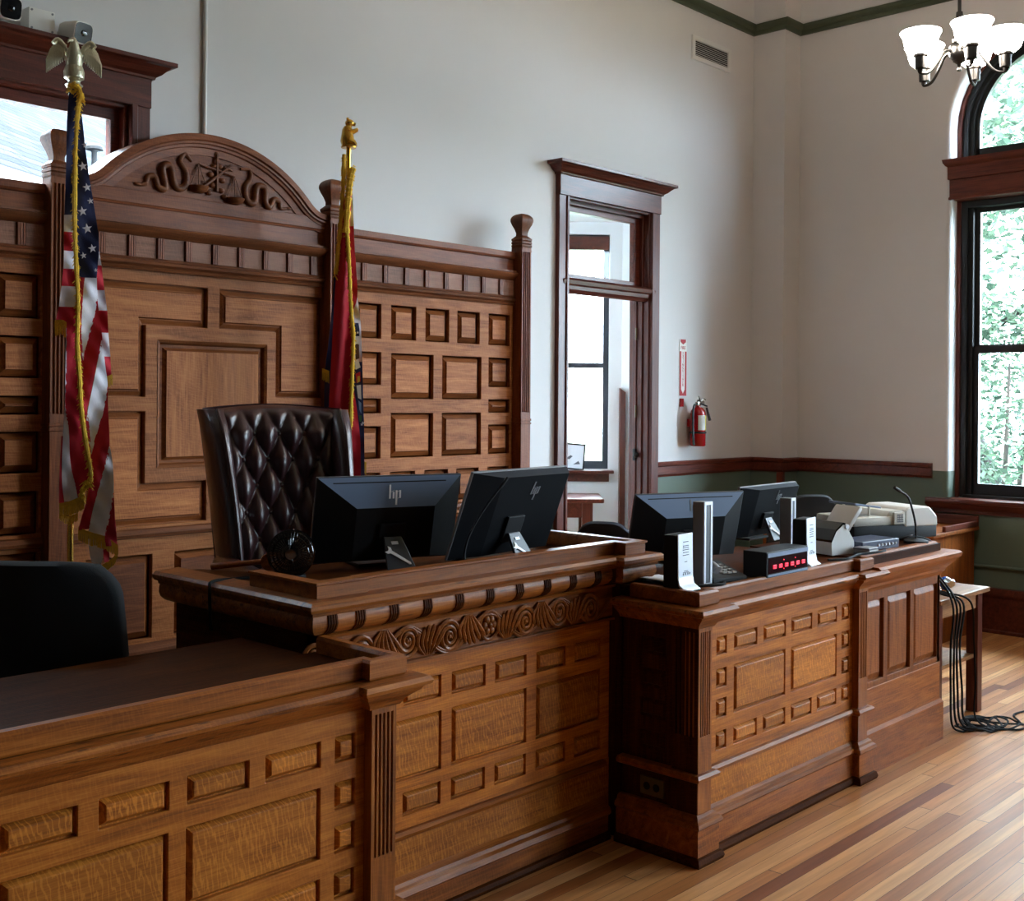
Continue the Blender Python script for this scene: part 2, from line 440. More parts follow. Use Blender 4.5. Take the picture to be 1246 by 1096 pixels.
# ------------------------------------------------------------------ the room
YB, XR, X1, Y1, ZC = 5.146, 8.636, 8.385, 4.85, 6.2      # back wall, window wall, corner chase, ceiling
ZR = 1.18                                                  # paint line behind the chair rail
TW = .14                                                   # back wall thickness
mb = MB(); mb.box(-4.3, 8.98, -6.3, YB+TW, -.1, 0); struct(mb.build('floor', FLOOR))
mb = MB(); mb.box(-4.3, 8.98, -6.3, YB+TW, ZC, ZC+.1); struct(mb.build('ceiling', CEIL))

DOOR = (5.965, 6.925, 0, 3.105); WIN2 = (1.25, 2.735, 1.3, 3.105)
mb = MB()
for mi, (za, zb) in enumerate(((ZR, ZC), (0, ZR))):
    mb.mi = mi
    hs = [(h[0], h[1], max(h[2], za), min(h[3], zb)) for h in (DOOR, WIN2) if min(h[3], zb) > max(h[2], za)]
    for y, d in ((YB, TW), (YB+TW, -TW*.0)):
        if d or mi == 0 or True:
            frame_grid(mb, (-4.3, 8.98, za, zb), hs, y, d if d else 0)
struct(mb.build('wall_back', [WALL, SAGE], weld=False))
mb = MB()
for mi, (za, zb) in enumerate(((ZR, ZC), (0, ZR))):
    mb.mi = mi; mb.box(X1, XR, Y1, YB, za, zb)
struct(mb.build('wall_corner', [WALL, SAGE], weld=False))
mb = MB()
mb.box(-4.3, -4.0, -6.3, YB+TW, 0, ZC); struct(mb.build('wall_left', DARKWALL))
mb = MB(); mb.box(-4.3, 8.98, -6.3, -6.0, 0, ZC); struct(mb.build('wall_front', DARKWALL))

WINS = [2.857, .2, -2.46, -5.12]  # only the first is in view; row tightened, one added for more daylight
WB, WT, ZS, RA = .75, .038, 3.80, .712       # opening half width at the face, bullnose, spring height, radius
def contour(yc, h, n=20, z0=.93):
    pts = [(yc+h, z0), (yc+h, ZR), (yc+h, 2.4), (yc+h, ZS)]
    pts += [(yc+h*cos(pi*i/n), ZS+h*sin(pi*i/n)) for i in range(1, n)]
    pts += [(yc-h, ZS), (yc-h, 2.4), (yc-h, ZR), (yc-h, z0)]
    return pts
mb = MB()
edges = [-6.3]
for yc in sorted(WINS): edges += [yc-WB, yc+WB]
edges.append(YB)
for i in range(0, len(edges), 2):
    a, b = edges[i], edges[i+1]
    mb.mi = 0; mb.face([(XR, a, ZR), (XR, b, ZR), (XR, b, ZC), (XR, a, ZC)])
    mb.mi = 1; mb.face([(XR, a, 0), (XR, b, 0), (XR, b, ZR), (XR, a, ZR)])
for yc in WINS:
    mb.mi = 1; mb.face([(XR, yc-WB, 0), (XR, yc+WB, 0), (XR, yc+WB, .93), (XR, yc-WB, .93)])
    mb.mi = 0
    arc = [p for p in contour(yc, WB) if p[1] >= ZS-1e-6]
    for p, q in zip(arc, arc[1:]): mb.face([(XR, *p), (XR, *q), (XR, q[0], ZC), (XR, p[0], ZC)])
    rings = []
    for k in range(9):
        t = pi/2*k/8; rings.append((WB-WT*sin(t), XR+WT*(1-cos(t))))
    rings.append((RA, XR+.34))
    R = [[mb.v((x, *p)) for p in contour(yc, h)] for h, x in rings]
    n = len(R[0])
    for a, b in zip(R, R[1:]):
        for i in range(n-1):
            mb.mi = 1 if i in (0, n-2) else 0
            mb.f([a[i], a[i+1], b[i+1], b[i]])
    mb.mi = 1; mb.face([(XR+.34, yc-.7, .93), (XR+.34, yc+.7, .93), (XR, yc+WB, .93), (XR, yc-WB, .93)])
mb.mi = 0
# outer skin of the wall
for i in range(0, len(edges), 2): mb.face([(XR+.34, edges[i], 0), (XR+.34, edges[i+1], 0), (XR+.34, edges[i+1], ZC), (XR+.34, edges[i], ZC)])
for yc in WINS:
    for p, q in zip(contour(yc, RA), contour(yc, RA)[1:]):
        if p[1] >= ZS-1e-6 and q[1] >= ZS-1e-6: mb.face([(XR+.34, *p), (XR+.34, *q), (XR+.34, q[0], ZC), (XR+.34, p[0], ZC)])
    mb.face([(XR+.34, yc-RA, 0), (XR+.34, yc+RA, 0), (XR+.34, yc+RA, .93), (XR+.34, yc-RA, .93)])
    for s in (-1, 1): mb.face([(XR+.34, yc+s*RA, 0), (XR+.34, yc+s*WB, 0), (XR+.34, yc+s*WB, ZC), (XR+.34, yc+s*RA, ZC)])
ob = struct(mb.build('wall_right', [WALL, SAGE], weld=False))

# mouldings that run round the room
wallpath = [(7.03, YB), (X1, YB), (X1, Y1), (XR, Y1), (XR, 3.69)]
mb = MB(); mb.sweep(wallpath, [(0, 1.123), (.012, 1.123), (.016, 1.135), (.022, 1.14), (.022, 1.2), (.034, 1.208), (.036, 1.228), (.03, 1.237), (0, 1.237)])
struct(mb.build('trim_1', MAHO['x'], smooth=35))
mb = MB(); mb.sweep([(3.2, YB), (5.87, YB)], [(0, 1.123), (.016, 1.123), (.022, 1.14), (.022, 1.2), (.036, 1.21), (.03, 1.237), (0, 1.237)])
struct(mb.build('trim_2', MAHO['x'], smooth=35))
crown = [(0, 4.768), (.018, 4.768), (.024, 4.78), (.024, 4.8), (.045, 4.812), (.055, 4.832), (.055, 4.848), (0, 4.848)]
mb = MB(); mb.sweep([(-4, YB), (X1, YB), (X1, Y1), (XR, Y1), (XR, -6.0)], crown); struct(mb.build('trim_3', GREENW, smooth=35))
base = [(0, 0), (.03, 0), (.03, .02), (.022, .03), (.022, .26), (.03, .27), (.034, .29), (.022, .33), (0, .335)]
mb = MB(); mb.sweep([(7.03, YB), (X1, YB), (X1, Y1), (XR, Y1), (XR, -6.0)], base); struct(mb.build('baseboard_back', MAHO['x'], smooth=35))
mb = MB(); mb.box(X1-.012, X1+.03, Y1-.012, Y1+.045, .33, 1.124); struct(mb.build('trim_4', MAHO['z'], bevel=.003))   # corner guard under the rail
mb = MB(); mb.box(1.93, 4.5, 3.42, 4.915, 0, .4); struct(mb.build('floor_dais', OAKD['x']))

# door casing, transom and open doorway in the back wall
def cornice_head(mb, xa, xb, y, z0, z1, z2, over=.09):
    """flat header board with a crown on top that returns to the wall"""
    mb.box(xa, xb, y-.045, y, z0, z1)
    mb.sweep([(xa, y), (xa, y-.045), (xb, y-.045), (xb, y)], [(0, z1-.012), (.012, z1-.012), (.016, z1), (.035, z1+.012), (.052, z1+.03), (over-.02, z1+.045), (over, z1+.05), (over, z2), (0, z2)])
    mb.box(xa, xb, y-.045, y, z1-.01, z2)
D = struct(thing('door_1', 'tall open doorway with dark wood casing and glazed transom', 'doorway', (6.445, YB, 0), world=True))
mb = MB()
for a, b in ((5.872, 5.972), (6.925, 7.03)):
    mb.box(a, b, YB-.035, YB, 0, 3.112)
    mb.box(a+.075 if a < 6 else a, b if a < 6 else b-.075, YB-.045, YB-.03, 0, 3.1)
    mb.box(a-.012, b+.012, YB-.05, YB, 0, .32)
mb.build('casing', MAHO['z'], D, bevel=.004)
mb = MB(); cornice_head(mb, 5.872, 7.03, YB, 3.1, 3.25, 3.32); mb.build('header', MAHO['x'], D, bevel=.002)
mb = MB()
for a, s in ((5.965, 1), (6.925, -1)):
    for w, ya, yb in ((.012, YB-.02, YB+TW+.01), (.026, YB+.03, YB+TW+.01), (.036, YB+.075, YB+.11)):
        mb.box(min(a, a+s*w), max(a, a+s*w), ya, yb, 0, 3.1)
mb.build('jamb', MAHO['z'], D, bevel=.003)
mb = MB()
for w, ya, yb in ((.02, YB-.02, YB+TW+.01), (.045, YB+.03, YB+TW+.01)): mb.box(5.985, 6.905, ya, yb, 3.105-w, 3.105)
mb.build('head_jamb', MAHO['x'], D, bevel=.003)
mb = MB()
mb.box(5.985, 6.905, YB+.03, YB+.11, 2.45, 2.52)
mb.sweep([(5.972, YB+.04), (5.972, YB+.012), (6.918, YB+.012), (6.918, YB+.04)], [(0, 2.435), (.012, 2.44), (.018, 2.455), (.03, 2.465), (.034, 2.49), (.05, 2.5), (.056, 2.525), (.04, 2.54), (0, 2.55)])
mb.build('transom_bar', MAHO['x'], D, smooth=30)
mb = MB(); frame_grid(mb, (5.985, 6.9, 2.54, 3.09), [(6.06, 6.83, 2.585, 3.02)], YB+.06, .04); mb.build('transom_sash', MAHO['x'], D, bevel=.003)
mb = MB(); mb.box(6.06, 6.83, YB+.08, YB+.084, 2.585, 3.02); mb.build('transom_pane', GLASS, D)
mb = MB(); mb.rbox(6.88, 6.905, YB+.07, YB+.1, 1.25, 1.34, .008); mb.sphere((6.878, YB+.06, 1.295), .022); mb.build('latch', BLACKP, D, smooth=40)
mb = MB()
for z in (.5, 1.62, 2.2): mb.tube([(6.888, YB+.075, z-.045), (6.888, YB+.075, z+.045)], .008, 8)
mb.build('hinge', BRONZE, D, smooth=40)

# second window, high on the back wall behind the panelling
W = struct(thing('window_2', 'wide wooden window high behind the panelling at left', 'window', (2, YB, 1.3), world=True))
mb = MB()
for a, b in ((1.15, 1.25), (2.735, 2.838)):
    mb.box(a, b, YB-.035, YB, 1.2, 3.11)
    mb.box(a+.07 if a < 2 else a, b if a < 2 else b-.07, YB-.047, YB-.03, 1.2, 3.11)
mb.build('casing', MAHO['z'], W, bevel=.004)
mb = MB(); cornice_head(mb, 1.15, 2.838, YB, 3.1, 3.25, 3.32); mb.build('header', MAHO['x'], W, bevel=.002)
mb = MB()
frame_grid(mb, (1.25, 2.735, 1.3, 3.105), [(1.27, 2.715, 1.32, 3.085)], YB-.01, .12)
frame_grid(mb, (1.27, 2.715, 1.32, 3.085), [(1.33, 2.672, 1.4, 3.03)], YB+.04, .05)
mb.build('sash', MAHO['x'], W, bevel=.003)
mb = MB(); mb.box(1.33, 2.672, YB+.06, YB+.064, 1.4, 3.03); mb.build('pane', GLASS, W)

# arched windows of the right wall
def ring(mb, yc, ho, hi, x0, x1, z0o, z0i, zso=ZS, n=28):
    """arched frame between two contours, x0 room side, x1 outside"""
    def cc(h, z0): return [(yc+h, z0), (yc+h, ZS)]+[(yc+h*cos(pi*i/n), ZS+h*sin(pi*i/n)) for i in range(1, n)]+[(yc-h, ZS), (yc-h, z0)]
    A, B = cc(ho, z0o), cc(hi, z0i)
    mb.loops([[(x0, *p) for p in A], [(x0, *p) for p in B], [(x1, *p) for p in B], [(x1, *p) for p in A]], False, False, closed=False)
def arched_window(num, yc, label):
    W = struct(thing(f'window_{num}', label, 'window', (XR+.1, yc, .93), world=True))
    XF = XR+.055
    mb = MB(); ring(mb, yc, RA+.002, .684, XF+.075, XF+.17, .97, .97); mb.build('outer_frame', MAHO['z'], W, smooth=30)
    mb = MB()
    ring(mb, yc, .686, .645, XF+.1, XF+.2, 3.5, 3.5); ring(mb, yc, .647, .61, XF+.13, XF+.2, 3.5, 3.5); ring(mb, yc, .612, .572, XF+.155, XF+.2, 3.5, 3.5)
    mb.box(XF+.155, XF+.2, yc-.6, yc+.6, 3.5, 3.655)
    mb.build('arch_sash', PAINTBLK, W, smooth=30)
    mb = MB(); n = 28
    g = [(XF+.18, yc+.575*cos(pi*i/n), ZS+.575*sin(pi*i/n)) for i in range(n+1)]+[(XF+.18, yc-.575, 3.65), (XF+.18, yc+.575, 3.65)]
    mb.face(g); mb.build('arch_pane', GLASS, W)
    # lower pair of sashes
    mb = MB()
    for s in (-1, 1):
        a, b = sorted((yc+s*.686, yc+s*.64)); mb.box(XF+.095, XF+.2, a, b, .98, 3.5)
        a, b = sorted((yc+s*.641, yc+s*.605)); mb.box(XF+.125, XF+.24, a, b, .98, 3.5)
    mb.box(XF+.095, XF+.24, yc-.64, yc+.64, 3.2, 3.5); mb.box(XF+.08, XF+.24, yc-.66, yc+.66, .96, 1.0)
    mb.build('sash_frame', PAINTBLK, W, bevel=.003)
    mb = MB(); frame_grid(mb, (yc-.606, yc+.606, 2.09, 3.21), [(yc-.572, yc+.572, 2.15, 3.17)], XF+.18, .04, 'x'); mb.build('upper_sash', PAINTBLK, W, bevel=.003)
    mb = MB(); frame_grid(mb, (yc-.606, yc+.606, .99, 2.14), [(yc-.567, yc+.567, 1.085, 2.085)], XF+.15, .045, 'x'); mb.build('lower_sash', PAINTBLK, W, bevel=.003)
    mb = MB(); mb.box(XF+.2, XF+.204, yc-.575, yc+.575, 2.14, 3.18); mb.box(XF+.17, XF+.174, yc-.57, yc+.57, 1.08, 2.09); mb.build('pane', GLASS, W)
    mb = MB()
    mb.sweep([(XR+.12, yc+.715), (XR+.012, yc+.715), (XR+.012, yc-.715), (XR+.12, yc-.715)][::1], [(0, 3.25), (.012, 3.25), (.012, 3.265), (.006, 3.275), (.006, 3.4), (.018, 3.405), (.018, 3.5), (.03, 3.508), (.045, 3.53), (.05, 3.555), (0, 3.56)])
    mb.box(XR+.012, XR+.15, yc-.7, yc+.7, 3.25, 3.56)
    mb.build('transom_beam', MAHO['y'], W, smooth=30)
    mb = MB()
    mb.box(XR-.075, XR+.1, yc-.86, yc+.86, .945, .98, .008); mb.box(XR-.02, XR, yc-.82, yc+.82, .87, .945)
    mb.sweep([(XR, yc+.83), (XR-.02, yc+.83), (XR-.02, yc-.83), (XR, yc-.83)], [(0, .9), (.02, .9), (.035, .925), (.04, .945), (0, .945)])
    mb.build('sill', MAHO['y'], W, smooth=30)
arched_window(1, WINS[0], 'tall arched window beside the chandelier, with dark sashes')
arched_window(4, WINS[1], 'second tall arched window further along the window wall')
arched_window(5, WINS[2], 'third tall arched window further along the window wall')
arched_window(6, WINS[3], 'unseen fourth tall arched window added for daylight at the end of the window wall')

# ------------------------------------------------------------------ small fittings on the walls
mb = MB(); mb.tube([(3.15, YB-.012, 3.02), (3.152, YB-.012, 6.15)], .011, 10)
solo(mb, 'conduit_pipe', WHITEM, 'thin painted conduit rising up the back wall above the arched pediment', 'pipe', (3.15, YB, 2.7), smooth=40)
mb = MB(); mb.tube([(XR-.02, 4.8, .49), (XR-.02, -5.8, .5)], .011, 10)
solo(mb, 'wall_pipe', SAGE, 'thin green painted pipe running low along the window wall', 'pipe', (XR, 3, .49), smooth=40)

V_ = thing('air_vent', 'white louvred air vent high on the back wall near the corner', 'vent', (7.745, YB, 4.47), world=True)
mb = MB(); frame_grid(mb, (7.47, 8.018, 4.38, 4.572), [(7.51, 7.978, 4.415, 4.538)], YB-.014, .014); mb.build('frame', WHITEM, V_, bevel=.003)
mb = MB(); mb.box(7.5, 7.985, YB-.004, YB-.001, 4.41, 4.545); mb.build('backing', BLACKP, V_)
for i in range(8):
    z = 4.42+i*.0155
    mb = MB(); mb.loops([[(x, YB-.012, z), (x, YB-.003, z+.007), (x, YB-.003, z+.009), (x, YB-.012, z+.003)] for x in (7.505, 7.983)]); mb.build('louvre', WHITEM, V_)

S = thing('fire_extinguisher_sign', 'narrow red and white FIRE EXTINGUISHER arrow sign above the extinguisher', 'sign', (7.385, YB, 1.74), world=True)
mb = MB(); mb.box(7.337, 7.433, YB-.004, YB-.0005, 1.738, 2.178); mb.build('plate', WHITES, S)
def yz_poly(mb, pts, y0, y1): mb.prism(pts, 'y', y0, y1)
mb = MB()
yz_poly(mb, [(7.35, 2.178), (7.42, 2.178), (7.42, 2.158), (7.385, 2.14), (7.35, 2.158)], YB-.0055, YB-.003)
mb.box(7.34, 7.36, YB-.0055, YB-.003, 1.74, 2.085); mb.box(7.41, 7.43, YB-.0055, YB-.003, 1.74, 2.085)
yz_poly(mb, [(7.345, 1.74), (7.425, 1.74), (7.425, 1.81), (7.385, 1.755), (7.345, 1.81)], YB-.0058, YB-.003)
mb.build('red_print', REDS, S)
mb = MB()
Rm = Matrix.Rotation(pi/2, 4, 'X')
add_text(mb, 'FIRE', .036, Matrix.Translation((7.385, YB-.005, 2.112)) @ Rm, .0005)
for i, ch in enumerate('EXTINGUISHER'):
    add_text(mb, ch, .03, Matrix.Translation((7.385, YB-.005, 2.07-i*.0225)) @ Rm, .0005)
mb.build('lettering', REDS, S, weld=False)
E_ = thing('fire_extinguisher', 'red fire extinguisher hanging on the back wall under its arrow sign', 'fire extinguisher', (7.475, YB-.09, 1.35), world=True)
c = (7.475, YB-.085)
mb = MB(); mb.lathe([(.0, 1.35), (.055, 1.35), (.062, 1.358), (.062, 1.6), (.056, 1.625), (.04, 1.645), (.022, 1.655), (.02, 1.67), (0, 1.67)], (*c, 0), 28); mb.build('cylinder', RED, E_, smooth=50)
mb = MB()
for a0, a1, mi in ((-2.5, -1.45, 0), (-1.45, -.95, 1), (-.95, -.2, 0)):
    mb.mi = mi
    mb.grid(lambda u, w: (c[0]+.063*cos(a0+(a1-a0)*u), c[1]+.063*sin(a0+(a1-a0)*u), 1.475+.115*w), 8, 1)
mb.build('label', [LABELG, YELLOW], E_, smooth=50)
mb = MB(); mb.lathe([(.0635, 1.448), (.066, 1.45), (.066, 1.462), (.0635, 1.464)], (*c, 0), 28); mb.build('strap', BLACKP, E_, smooth=40)
mb = MB(); mb.rbox(c[0]-.018, c[0]+.018, c[1]-.018, c[1]+.018, 1.665, 1.695, .005); mb.tube([(c[0], c[1], 1.69), (c[0], c[1], 1.71)], .01)
mb.tube([(c[0]+.01, c[1]-.01, 1.7), (c[0]+.05, c[1]-.02, 1.72), (c[0]+.07, c[1]-.02, 1.71)], .006)
mb.lathe([(.018, -.004), (.018, .004)], (c[0]+.03, c[1]-.025, 1.685), 16, 'y')
mb.build('valve', CHROME, E_, smooth=40)
mb = MB(); mb.tube([(c[0]+.02, c[1]-.01, 1.695), (c[0]-.035, c[1]-.03, 1.735)], [.006, .009], flat=.5); mb.tube([(c[0], c[1]-.02, 1.68), (c[0]+.055, c[1]-.05, 1.66)], .006, flat=.5); mb.build('handle', BLACKP, E_, smooth=40)
mb = MB(); mb.tube(smoothpath([(c[0]-.02, c[1], 1.68), (c[0]-.07, c[1]-.01, 1.66), (c[0]-.082, c[1]-.01, 1.58), (c[0]-.075, c[1]-.01, 1.4), (c[0]-.066, c[1]-.01, 1.36)]), .009, 8)
mb.tube([(c[0]+.045, c[1]-.05, 1.65), (c[0]+.075, c[1]-.06, 1.55)], [.008, .012]); mb.build('hose', RUBBER, E_, smooth=40)
mb = MB(); mb.box(7.345, 7.39, YB-.012, YB, 1.655, 1.72, .003); mb.build('inspection_tag', RED, E_)
mb = MB(); mb.box(7.45, 7.5, YB-.03, YB, 1.5, 1.56); mb.build('wall_mount', RED, E_)

# cameras and their junction box over the high window
J = thing('junction_box', 'white square junction box between the two security cameras', 'junction box', (2.275, YB, 3.33), world=True)
mb = MB(); mb.rbox(2.215, 2.335, YB-.09, YB, 3.325, 3.43, .006); mb.build('cover', WHITEP, J, smooth=40)
mb = MB()
for x in (2.228, 2.322):
    for z in (3.338, 3.418): mb.lathe([(0, -.002), (.005, -.002), (.005, .002), (0, .002)], (x, YB-.091, z), 10, 'y')
mb.build('screws', GREYP, J)
def camera(loc, aim, label):
    M = Matrix.Scale(1.0, 4) @ Matrix.Translation(loc) @ Vector(aim).to_track_quat('Y', 'Z').to_matrix().to_4x4()
    c = thing('security_camera', label, 'camera', (loc[0], YB-.02, 3.33), world=True, group='security cameras')
    def sq(h, w, y): # rounded square section
        w *= 1.2; h *= 1.2
        return [(w*(abs(cos(t))**.5)*(1 if cos(t) > 0 else -1), y, h*(abs(sin(t))**.5)*(1 if sin(t) > 0 else -1)) for t in [2*pi*i/24 for i in range(24)]]
    mb = MB(M); mb.loops([sq(.03, .03, -.13), sq(.036, .036, -.1), sq(.042, .042, 0), sq(.04, .04, .006)]); mb.build('housing', WHITEP, c, smooth=40)
    mb = MB(M); mb.loops([sq(.037, .037, .004), sq(.037, .037, .0085)]); mb.build('face_plate', BLACKG, c, smooth=40)
    mb = MB(M); mb.lathe([(.0, .0085), (.014, .0085), (.014, .011), (.008, .0125), (0, .0125)], (0, 0, 0), 16, 'y'); mb.build('lens', BLACKG, c, smooth=40)
    mb = MB(); q = M @ Vector((0, -.1, -.02)); mb.tube([q, ((q.x+loc[0])/2, YB-.04, 3.345), (q.x, YB-.01, 3.345)], .014, 10); mb.rbox(q.x-.028, q.x+.028, YB-.02, YB, 3.318, 3.375, .004); mb.build('mount', WHITEP, c, smooth=40)
    return c
camera((2.43, YB-.16, 3.345), (.18, -1, -.22), 'white security camera to the right of the junction box, aimed along the bench')
camera((2.1, YB-.17, 3.372), (-.02, -1, -.2), 'white security camera to the left of the junction box, aimed straight out')

# ------------------------------------------------------------------ room beyond the door
FV, RV = Vector((cos(.756276), sin(.756276), 0)), Vector((sin(.756276), -cos(.756276), 0))
AM = Matrix(((RV.x, FV.x, 0, 0), (RV.y, FV.y, 0, 0), (0, 0, 1, 0), (0, 0, 0, 1)))   # bay wall faces the door diagonally
mb = MB(); mb.prism([(4.4, YB+TW), (9.1, YB+TW), (9.1, 7.0), (7.5, 9.2), (4.4, 9.2)], 'z', -.1, -.002); struct(mb.build('floor_annex', FLOOR))
mb = MB(); mb.prism([(4.4, YB+TW), (9.1, YB+TW), (9.1, 7.0), (7.5, 9.2), (4.4, 9.2)], 'z', 3.46, 3.56); struct(mb.build('ceiling_annex', ROOMW))
mb = MB(AM); frame_grid(mb, (-.95, 1.25, 0, 3.46), [(-.35, .955, 1.02, 3.34)], 11.3, .22); struct(mb.build('wall_annex_bay', ROOMW))
mb = MB(); mb.box(8.96, 9.1, YB+TW, 7.05, 0, 3.46); struct(mb.build('wall_annex_right', ROOMW))
mb = MB(); frame_grid(mb, (4.3, 7.6, 0, 3.46), [(4.6, 7.3, .6, 3.3)], 8.95, .2); struct(mb.build('wall_annex_back', ROOMW))  # wide unseen opening added so daylight brightens the annex
mb = MB(); mb.box(4.3, 4.4, YB+TW, 9.2, 0, 3.46); struct(mb.build('wall_annex_left', ROOMW))
mb = MB(); mb.box(4.3, 8.98, YB+TW+.002, YB+TW+.02, 3.2, 3.46); struct(mb.build('trim_5', ROOMW))
A = struct(thing('window_3', 'bright bay window in the room beyond the open doorway', 'window', (0, 0, 0)))
mb = MB(AM); frame_grid(mb, (-.35, .955, 1.02, 3.34), [(-.3, .9, 1.1, 2.02), (-.3, .9, 2.07, 3.19)], 11.36, .06); mb.build('sash', DARKG, A)
mb = MB(AM); mb.box(-.35, .95, 11.33, 11.36, 3.19, 3.32); mb.build('head_board', MAHO['x'], A)
mb = MB(AM); mb.box(-.3, .9, 11.39, 11.394, 1.1, 3.19); mb.build('pane', GLASS, A)
mb = MB(AM); mb.box(-.42, 1.0, 11.16, 11.34, .985, 1.015, .006); mb.box(-.4, .96, 11.26, 11.3, .9, .985); mb.build('sill', MAHO['x'], A)
mb = MB(AM); mb.prism([(1.055, .45), (1.11, .45), (1.11, 1.78), (1.055, 1.82)], 'y', 11.18, 11.3); struct(mb.build('trim_6', MAHO['z']))
P = thing('framed_picture', 'small dark framed picture leaning on the window sill beyond the doorway', 'picture', (0, 0, 0), world=True)
PM = AM @ Matrix.Translation((.62, 11.24, 1.017)) @ Matrix.Rotation(radians(-10), 4, 'X') @ Matrix.Rotation(radians(5), 4, 'Y')
mb = MB(PM); frame_grid(mb, (-.12, .09, 0, .26), [(-.105, .075, .015, .245)], 0, .012); mb.build('frame', BLACKP, P)
mb = MB(PM); mb.box(-.105, .075, .006, .01, .015, .245); mb.build('print', PAPER, P)
mb = MB(PM); mb.prism([(-.105, .1), (-.05, .14), (-.03, .13), (-.06, .1)], 'y', .004, .006); mb.prism([(-.02, .05), (.05, .06), (.03, .09)], 'y', .004, .006); mb.build('sketch', INK, P)
T = thing('annex_table', 'dark wooden table under the bay window beyond the doorway', 'table', tuple(AM @ Vector((.3, 10.7, 0))), world=True)
mb = MB(AM); mb.box(-.5, .85, 10.45, 11.1, .76, .8, .01); mb.build('tabletop', MAHO['x'], T)
mb = MB(AM); mb.box(-.42, .72, 10.52, 11.04, .62, .76); mb.build('apron', MAHO['x'], T)
for x in (.65, -.4):
    for y in (10.5, 10.97):
        mb = MB(AM); mb.box(x, x+.1, y, y+.09, 0, .76, .006); mb.build('leg', MAHO['z'], T)
mb = MB(); mb.box(8.9, 8.96, 6.55, 6.62, 2.9, 3.0); mb.tube([(8.93, 6.58, 2.96), (8.8, 6.52, 2.97), (8.72, 6.5, 2.96)], .012); mb.tube([(8.78, 6.51, 2.96), (8.93, 6.58, 2.62)], .014)
solo(mb, 'wall_bracket', BLACKP, 'dark wall bracket seen through the glass above the doorway', 'bracket', (8.93, 6.58, 2.6), smooth=40)
# ------------------------------------------------------------------ the panelled back screen
YP = 4.996                      # front face of its framing
PN = thing('wood_paneling', 'tall panelled oak screen with arched carved pediment on the back wall', 'panelling', (3.835, YP, 0), world=True)
BORDER = wood('dark_border', lin(80, 41, 17), lin(118, 64, 28), lin(146, 86, 42), 'x', rough=.5, fleck=.1, coat=0, spec=.14)  # darker wood tone on the panel bevels
STEPS = [(0, -.028), (.007, -.028), (.03, -.011), (.033, -.009), (.037, -.002)]
def panel(par, poly, y, steps, mat, name='panel'):
    """bevelled border darker than the raised field"""
    mb = MB(); raised(mb, poly, y, steps)
    o = mb.build(name, [BORDER, mat], par)
    big = max(o.data.polygons, key=lambda p: p.area if abs(p.normal.y) > .99 else 0); big.material_index = 1
    return o
def side_section(x0, x1, cols_lo, dx):
    """x0..x1 between posts; dx shifts the measured cells of the right hand section"""
    cells = []
    for a in (4.02, 4.285, 4.55, 4.81, 5.08): cells += [(a, a+.19, 2.04, 2.235, 'x'), (a, a+.19, 1.09, 1.28, 'x')]
    for a in (4.02, 5.083): cells += [(a, a+.192, 1.778, 1.962, 'x'), (a, a+.192, 1.617, 1.70, 'x'), (a, a+.192, 1.36, 1.543, 'x')]
    for a, b in ((4.288, 4.615), (4.688, 5.017)): cells += [(a, b, 1.70, 1.96, 'x'), (a, b, 1.36, 1.617, 'x')]
    for a in (4.02, 4.285, 4.55, 4.81, 5.08): cells.append((a, a+.19, .78, 1.01, 'x'))
    cells = [(a+dx, b+dx, c, d) for a, b, c, d, _ in cells]
    cells = [c for c in cells if c[1] > cols_lo]
    mb = MB(); frame_grid(mb, (max(x0, cols_lo-.3), x1, 0, 2.305), cells, YP, .03); mb.build('section_frame', BACK['x'], PN, bevel=.003)
    for a, b, c, d in cells: panel(PN, rect(a, b, c, d), YP, STEPS, BACK['z' if (d-c) > (b-a)*1.2 else 'x'])
side_section(3.878, 5.303, 0, 0)
side_section(.84, 2.262, 1.9, -3.02)
# middle section: one tall panel inside L-shaped ones
L1 = [(2.47, 1.70), (2.757, 1.70), (2.757, 2.042), (3.09, 2.042), (3.09, 2.24), (2.47, 2.24)]
L2 = [(3.499, 1.70), (3.797, 1.70), (3.797, 2.24), (3.16, 2.24), (3.16, 2.042), (3.499, 2.042)]
zc = 1.665
flip = lambda P: [(x, 2*zc-z) for x, z in reversed(P)]
mb = MB()
holes = [(2.47, 2.757, 1.70, 2.042), (2.47, 3.09, 2.042, 2.24), (3.499, 3.797, 1.70, 2.042), (3.16, 3.797, 2.042, 2.24),
         (2.47, 2.757, 2*zc-2.042, 2*zc-1.70), (2.47, 3.09, 2*zc-2.24, 2*zc-2.042), (3.499, 3.797, 2*zc-2.042, 2*zc-1.70), (3.16, 3.797, 2*zc-2.24, 2*zc-2.042),
         (2.822, 3.441, 1.36, 1.972)]
holes += [(2.47+.45*i, 2.8+.45*i, .55, .95) for i in range(3)]
frame_grid(mb, (2.345, 3.79+.0, 0, 2.305), holes, YP, .03); mb.build('section_frame', BACK['x'], PN, bevel=.003)
for P in (L1, L2, flip(L1), flip(L2)): panel(PN, P, YP, [(0, -.024), (.006, -.024), (.026, -.012), (.03, -.012), (.036, -.003)], BACK['x'])
panel(PN, rect(2.822, 3.441, 1.36, 1.972), YP, [(0, .002), (.012, -.004), (.02, -.02), (.034, -.02), (.044, -.012), (.05, -.004)], BACK['z'])
for i in range(3): panel(PN, rect(2.47+.45*i, 2.8+.45*i, .55, .95), YP, STEPS, BACKD['x'])
mb = MB(); mb.box(.84, 5.303, YP+.028, YB-.004, 0, 2.6); mb.build('backing', BACKD['z'], PN)
